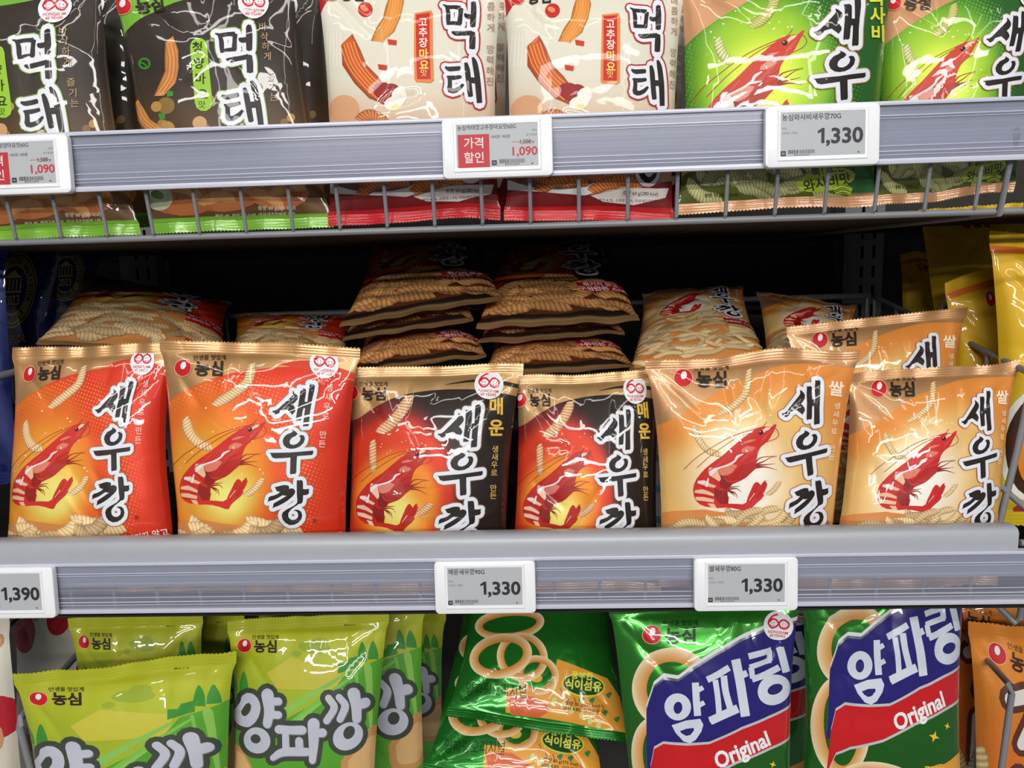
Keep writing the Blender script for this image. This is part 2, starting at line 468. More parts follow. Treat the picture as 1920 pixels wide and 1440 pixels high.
    def dots(s, cells, col, r, step, ang=20):
        """halftone screen inside a test function"""
        P = []; T = []; a = math.radians(ang); c_, s_ = math.cos(a), math.sin(a)
        x0, y0 = s.q.min(0); x1, y1 = s.q.max(0); cx, cy = (x0+x1)/2, (y0+y1)/2; M = int(max(x1-x0, y1-y0)/step)
        for i in range(-M, M+1):
            for j in range(-M, M+1):
                x, y = cx+step*(i*c_-j*s_), cy+step*(i*s_+j*c_); k = cells(x, y)
                if k > .08 and x0 < x < x1 and y0 < y < y1:
                    b = len(P); P += list(disk(x, y, r*k, n=6)); T += [(b, b+q, b+q+1) for q in range(1, 5)]
        if P: s.mesh(np.array(P), T, col)
    def finish(s):
        """base grid + all layers -> grid coordinates, triangles, colours, print height"""
        us, vs = np.meshgrid(np.arange(s.Nu+1)/s.Nu, np.arange(s.Nv+1)/s.Nv)
        X = s.px(us, vs); s.base = np.zeros((s.Nv+1, s.Nu+1, 4))
        col = s.bg(X[..., 0], X[..., 1], us, vs); s.base[..., :3] = lin(np.clip(col[..., :3], 0, 255)); s.base[..., 3] = col[..., 3]
        if s.seal_col:
            for rows in (slice(0, s.seal+1), slice(s.Nv-s.seal, s.Nv+1)): s.base[rows, :, :3] = lin(s.seal_col[0]); s.base[rows, :, 3] = s.seal_col[1]
        s.P = np.concatenate([p for p, k in s.L]); s.K = np.concatenate([k for p, k in s.L]).reshape(-1, 4)
        s.O = np.concatenate([np.full(3*len(p), .00005+.000014*i) for i, (p, k) in enumerate(s.L)])
        c = s.P.mean(1); s.ci = np.clip(np.floor(c[:, 0]).astype(int), 0, s.Nu-1).repeat(3); s.cj = np.clip(np.floor(c[:, 1]).astype(int), 0, s.Nv-1).repeat(3)
        s.G = s.P.reshape(-1, 2); f = c-np.floor(c); s.right = (f[:, 0] > f[:, 1]).repeat(3)
        s.T = np.arange(len(s.G)).reshape(-1, 3); s.L = None
        key = np.round(np.hstack([s.G*1e4, s.O[:, None]*1e7, s.K*255]), 0).astype(np.int64)
        h = key @ np.array([1000003, 998244353, 7919, 31337, 65537, 104729, 15485863], np.int64)
        _, first, inv = np.unique(h, return_index=True, return_inverse=True)
        s.G, s.K, s.O, s.right, s.ci, s.cj = s.G[first], s.K[first], s.O[first], s.right[first], s.ci[first], s.cj[first]
        T = inv.reshape(-1, 3); s.T = T[(T[:, 0] != T[:, 1]) & (T[:, 1] != T[:, 2]) & (T[:, 0] != T[:, 2])]; s.P = None
        return s
def _fan(P):
    P = np.asarray(P, float); return P, [(0, i, i+1) for i in range(1, len(P)-1)]
def mix(a, b, t):
    t = np.clip(t, 0, 1)[..., None]; return np.asarray(a, float)*(1-t)+np.asarray(b, float)*t
def sm(x, a, b):
    t = np.clip((x-a)/(b-a), 0, 1); return t*t*(3-2*t)
def bgc(rgb, metal):
    return np.concatenate([rgb, np.broadcast_to(metal, rgb.shape[:-1])[..., None]], -1)

# ---- the brush lettering (three syllables), traced once; units: pixels of its reference view
def _l(P, dy=0): return np.array([(170+x/9, 690+(y+dy)/9) for x, y in P])
L_SAE = [_l([(538,262),(575,280),(622,328),(638,365),(632,410),(600,455),(552,500),(585,530),(612,575),(610,615),(580,655),(562,678),(520,640),(462,592),(400,604),(350,620),(318,665),(275,692),(240,685),(225,658),(192,648),(190,622),(240,620),(290,590),(360,520),(420,460),(480,400),(525,352),(546,322)]),
         _l([(672,205),(700,218),(740,210),(775,228),(780,260),(770,440),(820,440),(835,110),(860,125),(905,118),(930,150),(930,230),(900,430),(880,600),(872,760),(868,840),(850,862),(800,860),(770,872),(762,840),(775,700),(785,550),(760,548),(745,600),(735,700),(725,755),(700,770),(660,765),(635,780),(630,740),(645,600),(660,480),(668,350)])]
L_U = [_l([(572,935),(640,965),(675,1000),(640,1040),(580,1070),(545,1110),(535,1160),(560,1190),(620,1195),(680,1165),(720,1120),(730,1075),(715,1045),(695,1038),(740,1015),(790,1025),(810,1075),(790,1150),(730,1215),(650,1255),(560,1268),(490,1255),(430,1210),(408,1140),(425,1080),(480,1020),(550,990),(585,965)]),
       _l([(175,98),(560,70),(970,15),(968,40),(970,70),(945,95),(685,128),(685,280),(690,400),(675,435),(620,440),(590,452),(577,430),(572,300),(567,158),(440,175),(340,185),(290,190),(240,175),(220,150),(205,115)], 1260)]
L_KKANG = [_l([(308,685),(380,665),(440,645),(500,635),(555,640),(578,665),(575,700),(620,685),(665,695),(690,730),(680,780),(640,830),(560,900),(480,955),(400,1000),(330,1030),(285,1050),(300,1010),(300,975),(330,950),(430,890),(500,845),(545,815),(500,825),(475,810),(440,830),(360,880),(290,910),(230,930),(190,952),(205,915),(205,880),(230,850),(300,830),(370,800),(415,758),(370,755),(340,735),(330,705)], 1260),
           _l([(712,535),(740,545),(790,535),(815,555),(822,600),(828,690),(880,690),(942,682),(930,715),(938,745),(920,780),(880,792),(835,798),(835,880),(825,925),(800,945),(760,955),(700,1000),(650,1035),(610,1075),(580,1115),(572,1150),(582,1195),(610,1225),(655,1238),(710,1225),(750,1190),(758,1140),(740,1095),(700,1075),(662,1072),(700,1055),(760,1055),(810,1085),(830,1150),(815,1220),(760,1280),(690,1320),(600,1332),(520,1300),(470,1245),(452,1170),(475,1110),(540,1060),(600,1030),(680,985),(725,940),(735,905),(722,800),(715,700),(708,600)], 1260)]
L_PTS = [(273, 703), (189.5, 841.7), (278, 832), (239, 978)]
def lettering(A, dst, parts, edge=(150, 120, 80), r0=7.2, r1=8.8, src=L_PTS):
    f = fit(src, dst)
    sc = math.sqrt(abs(np.linalg.det(np.array([f([(1, 0)])[0]-f([(0, 0)])[0], f([(0, 1)])[0]-f([(0, 0)])[0]]))))
    P = [f(p) for p in parts]
    A.polys([q for p in P for q in offset(p, r1*sc)], edge)
    A.polys([q for p in P for q in offset(p, r0*sc)], (226, 230, 238))
    A.polys(P, (38, 30, 26))

# ---- the prawn
def _p(P): return np.array([(1260+x/7.2, 780+y/7.2) for x, y in P])
PRAWN_PTS = [(1425, 810.8), (1455, 796.7), (1299, 917.5), (1435.7, 900.8)]
PRAWN = _p([(1408,118),(1385,170),(1350,235),(1310,310),(1280,350),(1230,385),(1190,420),(1160,470),(1145,520),(1140,560),(1115,615),(1128,700),(1050,770),(1000,820),(940,860),(870,890),(800,920),(770,970),(730,1000),(722,1060),(762,1090),(752,1180),(850,1182),(950,1190),(1000,1165),(1020,1090),(1050,1020),(1080,940),(1110,895),(1140,885),(1175,910),(1187,930),(1225,880),(1255,862),(1262,900),(1278,905),(1265,960),(1240,1020),(1225,1040),(1235,1070),(1200,1120),(1140,1170),(1080,1230),(1050,1295),(1000,1290),(900,1260),(800,1240),(700,1235),(600,1240),(520,1230),(440,1220),(370,1190),(320,1140),(290,1080),(280,990),(290,920),(320,850),(370,780),(430,710),(500,650),(570,595),(650,540),(720,480),(800,410),(870,350),(920,310),(990,260),(1050,215),(1110,180),(1160,155),(1220,140),(1330,150),(1375,118)])
def prawn(A, dst, red=(205, 48, 38), pale=(238, 186, 150)):
    f = fit(PRAWN_PTS, dst); F = lambda P: f(_p(P))
    sc = np.linalg.norm(f([(100, 0)])[0]-f([(0, 0)])[0])/100
    red = np.array(red, float); dk = red*.72
    A.polys([q for P in ([(1165,160),(900,232),(700,315),(490,440),(300,570),(150,720)], [(1150,182),(900,270),(700,390),(500,535),(330,690)], [(1385,165),(1422,215),(1432,262),(1385,312),(1270,352)], [(1215,150),(1270,85)])
             for q in stroke(F(P), 1.3*sc, n=6)], red*.8)
    A.polys([q for P in ([(1110,630,26),(1190,560,14),(1410,540,5)], [(1120,650,26),(1230,610,14),(1320,560,9),(1405,552,4)], [(1130,660,30),(1250,655,14),(1385,643,4)], [(1100,690,40),(1250,685,16),(1410,728,4)],
                           [(740,960,22),(840,950,12),(908,940,5)], [(750,985,26),(860,975,13),(925,1020,5)], [(770,1010,30),(850,1040,14),(880,1105,5)], [(745,1000,26),(820,1050,13),(850,1080,5)])
             for q in stroke(np.hstack([F(np.array(P)[:, :2]), np.array(P)[:, 2:3]/7.2*sc]), 1, n=6)], dk)
    A.polys([f(PRAWN)], red)
    A.polys([F([(1212,190),(1260,155),(1325,155),(1292,192),(1255,205),(1232,228)])], (238, 208, 168))
    A.polys([F([(720,1000),(650,960),(600,820),(680,700),(760,860),(800,920)]), F([(560,960),(640,1000),(740,1000),(755,1180),(640,1180),(560,1080)])], dk)
    A.polys([F([(820,740),(960,640),(1110,620),(1125,700),(1040,775),(940,860),(800,915),(740,830)])], red*.88)
    A.polys([F(q) for q in ([(305,1000),(400,985),(480,1010),(560,1050),(560,1080),(440,1050),(300,1035)], [(310,1090),(420,1090),(560,1120),(560,1165),(440,1150),(325,1135)],
                            [(345,870),(430,860),(500,905),(590,940),(560,965),(450,940),(335,905)], [(490,690),(600,690),(650,840),(630,880),(520,810),(480,760)],
                            [(470,1175),(560,1180),(600,1238),(520,1228)])], pale)
    A.polys([F([(600,700),(690,690),(800,640),(870,660),(800,760),(700,800),(640,790)]), F([(930,440),(1000,400),(1110,415),(1100,450),(1000,490),(920,485)]), F([(950,350),(1040,315),(1140,315),(1050,350),(960,370)]), F([(1200,320),(1290,230),(1260,300)])], red*.45+np.array(pale)*.55)
    A.polys([q for P in ([(1140,420,10),(1010,520,26),(880,640,10)], [(1180,380,8),(1240,300,20),(1330,200,8)], [(700,560,14),(610,650,22),(480,740,8)], [(880,860,8),(760,880,16),(700,820,8)]) for q in stroke(np.hstack([F(np.array(P)[:, :2]), np.array(P)[:, 2:3]/7.2*sc]), 1, n=6)], red*.8+np.array(pale)*.18)
    A.polys([q for P in ([(600,700,4),(640,800,7),(700,900,5)], [(480,800,4),(560,860,6),(650,960,5)], [(330,900,4),(430,960,7),(560,1010,5)], [(290,1050,4),(420,1075,6),(560,1100,5)], [(320,1150,4),(440,1165,6),(560,1165,5)], [(1045,1200,4),(1090,1080,6),(1150,920,4)], [(1130,1120,4),(1200,1000,5),(1250,880,3)], [(1145,520,4),(1060,560,7),(960,620,5),(900,720,4)]) for q in stroke(np.hstack([F(np.array(P)[:, :2]), np.array(P)[:, 2:3]/7.2*sc]), 1, n=6)], red*.6)
    A.polys([q for P in ([(945,508,14),(870,545,34),(835,600,26),(740,655,26),(620,695,24),(540,740,52),(505,790,30)], [(480,840,20),(460,935,40)], [(350,890,30),(430,895,30)], [(990,455,16),(1000,480,16)], [(1040,1140,5),(1110,1040,9)])
             for q in stroke(np.hstack([F(np.array(P)[:, :2]), np.array(P)[:, 2:3]/7.2*sc]), 1, n=6)], (232, 226, 226))
    A.polys([disk(*F([(1188,224)])[0], 4.2*sc)], (30, 22, 20))
    A.polys([disk(*F([(1178,212)])[0], 1.2*sc, n=6)], (230, 220, 210))
def salt(A, pts, col=(250, 235, 200), r=1.6):
    P = []; T = []
    for x, y, k in pts:
        b = len(P); P += list(disk(x, y, r*k, n=6)); T += [(b, b+q, b+q+1) for q in range(1, 5)]
    A.mesh(np.array(P), T, col)
def rnd_pts(seed, n, x0, x1, y0, y1):
    R_ = random.Random(seed); return [(R_.uniform(x0, x1), R_.uniform(y0, y1), R_.uniform(.5, 1.2)) for _ in range(n)]
STICKA, STICKB = (222, 160, 100), (250, 222, 180)

# ------------------------------------------------------------------ the print designs
def swoosh_poly(P, box):
    """area below a curve, down to the box bottom"""
    Q = spline(P, 5); return np.vstack([Q, [(box[2], box[3]), (box[0], box[3])]])

def design_prawn_red(long=False):
    yb = 1190 if long else 1108
    A = Art([(298, 632, .07), (676, 652, .07), (655, yb, .04), (328, yb, .04)])
    curve = [(270, 790), (312, 757), (360, 725), (430, 700), (500, 690), (560, 689), (620, 700), (720, 735)]
    Q = spline(curve, 8)
    def fld(x, y, u, v):
      P = np.stack([x, y], -1); d = np.hypot((P[..., 0]-400)/1.0, (P[..., 1]-900)/1.15)
      dd = np.hypot(P[..., 0]-430, P[..., 1]-930)
      c = mix(mix((240, 232, 120), (240, 160, 50), sm(dd, 18, 80)), (228, 112, 36), sm(d, 60, 130)); c = mix(c, (218, 58, 26), sm(d+(P[..., 0]-400)*.35, 120, 205)); c = mix(c, (206, 44, 24), sm(d, 190, 280))
      return bgc(c, 0.15)
    A.bg = fld; A.seal_col = ((196, 150, 98), 0.55)
    A.polys([np.vstack([Q, [(Q[-1, 0]+60, Q[-1, 1]), (Q[-1, 0]+60, Q[:, 1].min()-130), (Q[0, 0]-60, Q[:, 1].min()-130), (Q[0, 0]-60, Q[0, 1])]])], (196, 150, 98), 0.55)
    A.polys([swoosh_poly([(520, 683), (580, 676), (640, 690), (720, 722)], (720, 0, 720, 722))[:-1]], (210, 60, 30))
    A.dots(lambda x, y: max(0, min(1, 1.2-abs(math.hypot(x-400, (y-900)/1.15)-165)/50)) if y > np.interp(x, Q[:, 0], Q[:, 1])+6 else 0, (238, 140, 60), 1.9, 7.2)
    A.stick([(404, 760), (437, 738), (465, 715), (474, 680)], 19, (205, 158, 95), (243, 220, 175), 5.5)
    A.stick([(351, 783), (360, 812), (378, 832), (400, 838)], 19, (226, 160, 90), (250, 226, 180), 5.5)
    A.stick([(460, 930), (480, 915), (494, 896)], 13, (226, 160, 90), (250, 226, 180), 4.5)
    salt(A, rnd_pts(3, 26, 340, 500, 760, 900))
    prawn(A, [(471.3, 801.3), (495.5, 795), (337.5, 911.5), (465, 895.5)])
    A.pile(335, 548, 985, yb-34, 50 if long else 30, 25, 60, (238, 186, 122), (252, 226, 178), 5, 7, (206, 136, 76), under_poly=np.array([(310, 985), (370, 972), (420, 982), (500, 992), (565, 1010), (585, yb-20), (310, yb-20)]))
    if long: A.pile(560, 640, 1060, yb-40, 12, 24, 58, (232, 172, 106), (250, 218, 164), 6, 6)
    lettering(A, [(592, 721), (504.4, 849), (583, 843), (549.6, 984.5)], L_SAE+L_U+L_KKANG)
    A.vtext('생새우로 만든', 617, 727, 17.5, 15, (238, 205, 190), -2.2, 0, .01)
    A.text('®', 591, 975, 11, (90, 30, 20), center=True)
    A.polys([np.array([(565, 1018), (640, 1000), (650, 1040), (572, 1058)])], (196, 25, 38))
    A.text('튀기지 않고', 607, 1008, 15, (240, 235, 230), -10, .02, center=True)
    A.text('구워만든 스낵!', 610, 1030, 15, (240, 235, 230), -10, .02, center=True)
    A.maker_mark(346, 688, .96, 0); A.jubilee(608, 682, 1.02, 3)
    A.text('▲뜯는곳', 580, 658, 6, (60, 45, 30), center=True)
    return A.finish()

def design_prawn_spicy(long=False):
    yb = 1205 if long else 1108
    A = Art([(648, 690, .085), (982, 682, .085), (952, yb, .045), (645, yb, .045)])
    curve = [(620, 800), (668, 786), (700, 765), (750, 742), (820, 730), (900, 731), (950, 739), (1000, 750)]
    Q = spline(curve, 8)
    def fld(x, y, u, v):
      P = np.stack([x, y], -1); d = np.hypot((P[..., 0]-742)/1.0, (P[..., 1]-925)/1.3); dd = np.hypot((P[..., 0]-745), (P[..., 1]-960))
      ov = np.hypot((P[..., 0]-745)/1.0, (P[..., 1]-935)/1.12)
      c = mix((238, 226, 120), (232, 140, 40), sm(dd, 15, 62)); c = mix(c, (206, 56, 26), sm(ov, 62, 96)); c = mix(c, (120, 26, 22), sm(d, 98, 125)); c = mix(c, (38, 28, 24), sm(d+(P[..., 0]-742)*.12, 118, 150))
      return bgc(c, 0.15)
    A.bg = fld; A.seal_col = ((190, 150, 100), 0.55)
    A.polys([np.vstack([Q, [(Q[-1, 0]+60, Q[-1, 1]), (Q[-1, 0]+60, Q[:, 1].min()-130), (Q[0, 0]-60, Q[:, 1].min()-130), (Q[0, 0]-60, Q[0, 1])]])], (190, 150, 100), 0.55)
    A.polys(stroke([(835, 720, 1), (890, 714, 5), (940, 718, 7), (1000, 730, 9)], 1), (40, 30, 25))
    A.stick([(711, 812), (737, 790), (757, 765), (769, 740)], 22, (196, 130, 75), (240, 205, 160), 6)
    A.stick([(699, 825), (700, 860), (702, 885)], 14, (196, 130, 75), (240, 205, 160), 6)
    A.stick([(780, 966), (797, 955), (810, 943)], 14, (196, 130, 75), (240, 205, 160), 4.5)
    salt(A, rnd_pts(4, 22, 690, 810, 800, 860), (250, 200, 160))
    prawn(A, [(783, 850), (810, 840), (669, 945), (784, 944)], red=(186, 40, 30), pale=(232, 190, 170))
    if long:
        A.pile(655, 935, 1040, 1160, 40, 31, 84, (216, 132, 66), (246, 190, 126), 9, 9.5, (96, 46, 22), under_poly=np.array([(630, 1040), (700, 1022), (800, 1036), (960, 1052), (960, 1150), (800, 1172), (630, 1160)]))
    else:
        A.pile(650, 780, 1018, 1062, 9, 22, 56, (206, 124, 62), (238, 180, 118), 9, 5.5)
    lettering(A, [(903, 757), (820, 893), (905, 885), (869, 1022)], L_SAE+L_U+L_KKANG, edge=(140, 110, 80))
    A.vtext('매운', 931, 762, 40, 33, (222, 180, 70), 0, 0, .03, .95)
    A.vtext('생새우로 만든', 929, 842, 14.5, 14, (214, 176, 96), -.6, 0, .01)
    dy_ = 22 if long else 0; A.polys([np.array([(840, 1044+dy_), (940, 1024+dy_), (948, 1056+dy_), (850, 1078+dy_)])], (196, 25, 38))
    A.text('튀기지 않고', 893, 1043+dy_, 16, (240, 235, 230), -10, .03, center=True)
    A.text('구워만든 스낵!', 898, 1060+dy_, 18, (240, 235, 230), -10, .03, center=True)
    A.maker_mark(658, 737, .85, 0); A.jubilee(917, 722, 1.0, 3)
    return A.finish()

def design_prawn_rice(long=False):
    yb = 1185 if long else 1100
    A = Art([(1208, 674, .07), (1612, 652, .07), (1558, yb, .04), (1236, yb, .04)])
    curve = [(1190, 810), (1250, 790), (1300, 763), (1350, 730), (1420, 703), (1480, 687), (1540, 682), (1640, 690)]
    Q = spline(curve, 8)
    def fld(x, y, u, v):
      P = np.stack([x, y], -1); dd = np.hypot((P[..., 0]-1385), (P[..., 1]-905)/1.2); e = P[..., 1]-np.interp(P[..., 0], Q[:, 0], Q[:, 1])
      c = mix((248, 244, 232), (232, 186, 110), sm(dd, 25, 135)); c = mix(c, (222, 142, 62), sm(dd, 150, 215)); c = mix((224, 140, 60), c, sm(e, 20, 90))
      return bgc(c, 0.1)
    A.bg = fld; A.seal_col = ((190, 142, 96), 0.45)
    A.polys([np.vstack([Q, [(Q[-1, 0]+60, Q[-1, 1]), (Q[-1, 0]+60, Q[:, 1].min()-130), (Q[0, 0]-60, Q[:, 1].min()-130), (Q[0, 0]-60, Q[0, 1])]])], (190, 142, 96), 0.45)
    sa, sb = (206, 160, 96), (246, 222, 170)
    for a in (-60, -35, -10, 15):
        A.polys([disk(1400+22*math.sin(math.radians(a*1.6)), 790-14*math.cos(math.radians(a)), 16, 3.4, a-30)], (238, 214, 164))
    A.stick([(1346, 776), (1375, 760), (1398, 735), (1405, 693)], 14, sa, sb, 5.5)
    A.stick([(1298, 798), (1308, 822), (1325, 843), (1350, 852)], 13, sa, sb, 5)
    A.stick([(1437, 928), (1450, 917), (1460, 902)], 10, sa, sb, 4)
    salt(A, rnd_pts(5, 26, 1310, 1450, 760, 860))
    prawn(A, [(1425, 810.8), (1455, 796.7), (1299, 917.5), (1435.7, 900.8)], red=(204, 40, 36))
    A.pile(1238, 1470, 962, yb-36, 62 if long else 36, 16, 78, (232, 176, 106), (252, 232, 184), 12, 5, (214, 138, 70), under_poly=np.array([(1215, 970), (1260, 958), (1320, 955), (1420, 968), (1490, 990), (1520, yb-20), (1215, yb-20)]))
    if long: A.pile(1480, 1545, 1050, yb-40, 16, 16, 76, (232, 176, 106), (252, 232, 184), 13, 5)
    lettering(A, [(1534, 706), (1470, 862), (1553, 848), (1518, 985)], L_SAE+L_U+L_KKANG, edge=(176, 110, 60))
    A.text('쌀', 1566, 727, 30, (246, 226, 196), 6, .03, center=True)
    A.vtext('생새우로 만든', 1567, 760, 16, 13, (246, 226, 196), -2, 0, .01)
    A.polys([np.array([(1488, 1010), (1556, 992), (1562, 1022), (1494, 1044)])], (176, 28, 36))
    A.text('튀기지 않고', 1523, 1004, 12, (240, 235, 230), -10, .02, center=True)
    A.text('구워만든 스낵!', 1526, 1024, 12, (240, 235, 230), -10, .02, center=True)
    A.text('®', 1549, 978, 9, (90, 50, 20), center=True)
    A.maker_mark(1281, 707, 1.05, 0)
    return A.finish()

def design_prawn_wasabi():
    A = Art([(1270, -72, .055), (1690, -85, .055), (1642, 384, .035), (1268, 402, .035)])
    curve = [(1240, 125), (1283, 88), (1320, 55), (1380, 15), (1450, -20), (1540, -40), (1640, -42), (1720, -40)]
    Q = spline(curve, 8)
    def fld(x, y, u, v):
      P = np.stack([x, y], -1); dd = np.hypot((P[..., 0]-1430), (P[..., 1]-150)/1.2)
      c = mix((214, 232, 70), (150, 196, 40), sm(dd, 30, 105)); c = mix(c, (58, 128, 36), sm(dd, 95, 165)); c = mix(c, (36, 96, 36), sm(dd+(P[..., 0]-1430)*.4, 165, 235))
      return bgc(c, 0.1)
    A.bg = fld; A.seal_col = ((206, 152, 108), 0.25)
    A.polys([np.vstack([Q, [(Q[-1, 0]+60, Q[-1, 1]), (Q[-1, 0]+60, Q[:, 1].min()-130), (Q[0, 0]-60, Q[:, 1].min()-130), (Q[0, 0]-60, Q[0, 1])]])], (206, 152, 108), 0.25)
    A.dots(lambda x, y: max(0, min(1, 1.2-abs(math.hypot(x-1430, (y-150)/1.2)-150)/40)) if y > np.interp(x, Q[:, 0], Q[:, 1])+6 else 0, (120, 176, 44), 1.9, 7.6)
    ga, gb = (182, 186, 96), (232, 236, 180)
    A.stick([(1408, 52), (1430, 36), (1448, 12), (1452, -14)], 21, (170, 170, 80), (216, 214, 130), 5)
    A.stick([(1345, 72), (1352, 98), (1368, 118)], 20, ga, gb, 6)
    salt(A, rnd_pts(6, 30, 1330, 1520, 20, 140), (246, 250, 220))
    prawn(A, [(1472, 77.5), (1504, 64.5), (1312, 235), (1477, 188)], red=(204, 58, 40), pale=(240, 226, 210))
    A.pile(1270, 1560, 285, 365, 36, 24, 70, (176, 176, 96), (226, 226, 168), 15, 6, (90, 100, 30), under_poly=np.array([(1262, 285), (1330, 270), (1420, 280), (1520, 300), (1590, 340), (1590, 372), (1262, 385)]))
    A.polys([disk(1548, 338, 58, 21, -12)], (180, 206, 60)); A.text('와사비맛', 1550, 342, 25, (40, 66, 20), -12, .02, center=True)
    A.text('톡! 쏘는', 1552, 318, 20, (40, 66, 20), -12, .02, center=True)
    for i in range(5): A.polys(stroke([(1560+i*2, 352+i*3.4), (1580, 345+i*4), (1598-i, 352+i*3)], 2.4, n=6), (206, 222, 90) if i % 2 else (150, 180, 50))
    lettering(A, [(1614, 2), (1520, 151), (1616, 134), (1578, 300)], L_SAE+L_U+L_KKANG, edge=(176, 134, 84))
    A.vtext('와사비', 1643, -2, 33, 32, (222, 220, 60), 0, 0, .03)
    A.maker_mark(1325, -20, 1.0, 0, (70, 50, 30)); A.jubilee(1620, -35, 1.0)
    A.text('중량 70 g(370 kcal)', 1352, 366, 8, (40, 50, 15), -2, .01, center=True)
    return A.finish()

def _m(P): return np.array([(380+x/6.545, 30+y/6.545) for x, y in P])
MT = [([(145,212,14),(195,232,40),(222,300,58),(228,380,58),(232,452,40)]), ([(200,238,56),(300,222,52),(390,222,64)]), ([(392,220,62),(388,300,56),(384,380,62),(390,415,50)]), ([(240,430,46),(310,415,50),(400,408,52)]),
      ([(553,112,66),(565,200,80),(567,320,82),(568,425,72)]), ([(448,280,36),(480,298,68),(550,290,66)]), ([(285,528,22),(340,540,64),(450,522,62),(560,500,64)]), ([(570,490,66),(574,580,84),(578,700,78)]),
      ([(222,972,24),(275,990,60),(350,978,62),(430,960,58)]), ([(252,1082,20),(300,1095,58),(380,1082,56),(450,1062,46)]), ([(290,1090,56),(298,1170,58),(295,1240,66)]), ([(295,1240,80),(345,1255,66),(420,1220,60),(485,1150,34)]),
      ([(500,880,44),(525,960,70),(548,1080,72),(570,1200,72),(590,1295,66)]), ([(590,800,30),(625,870,70),(662,1010,76),(690,1180,78),(715,1360,72)]), ([(560,1090,80),(660,1085,80)])]
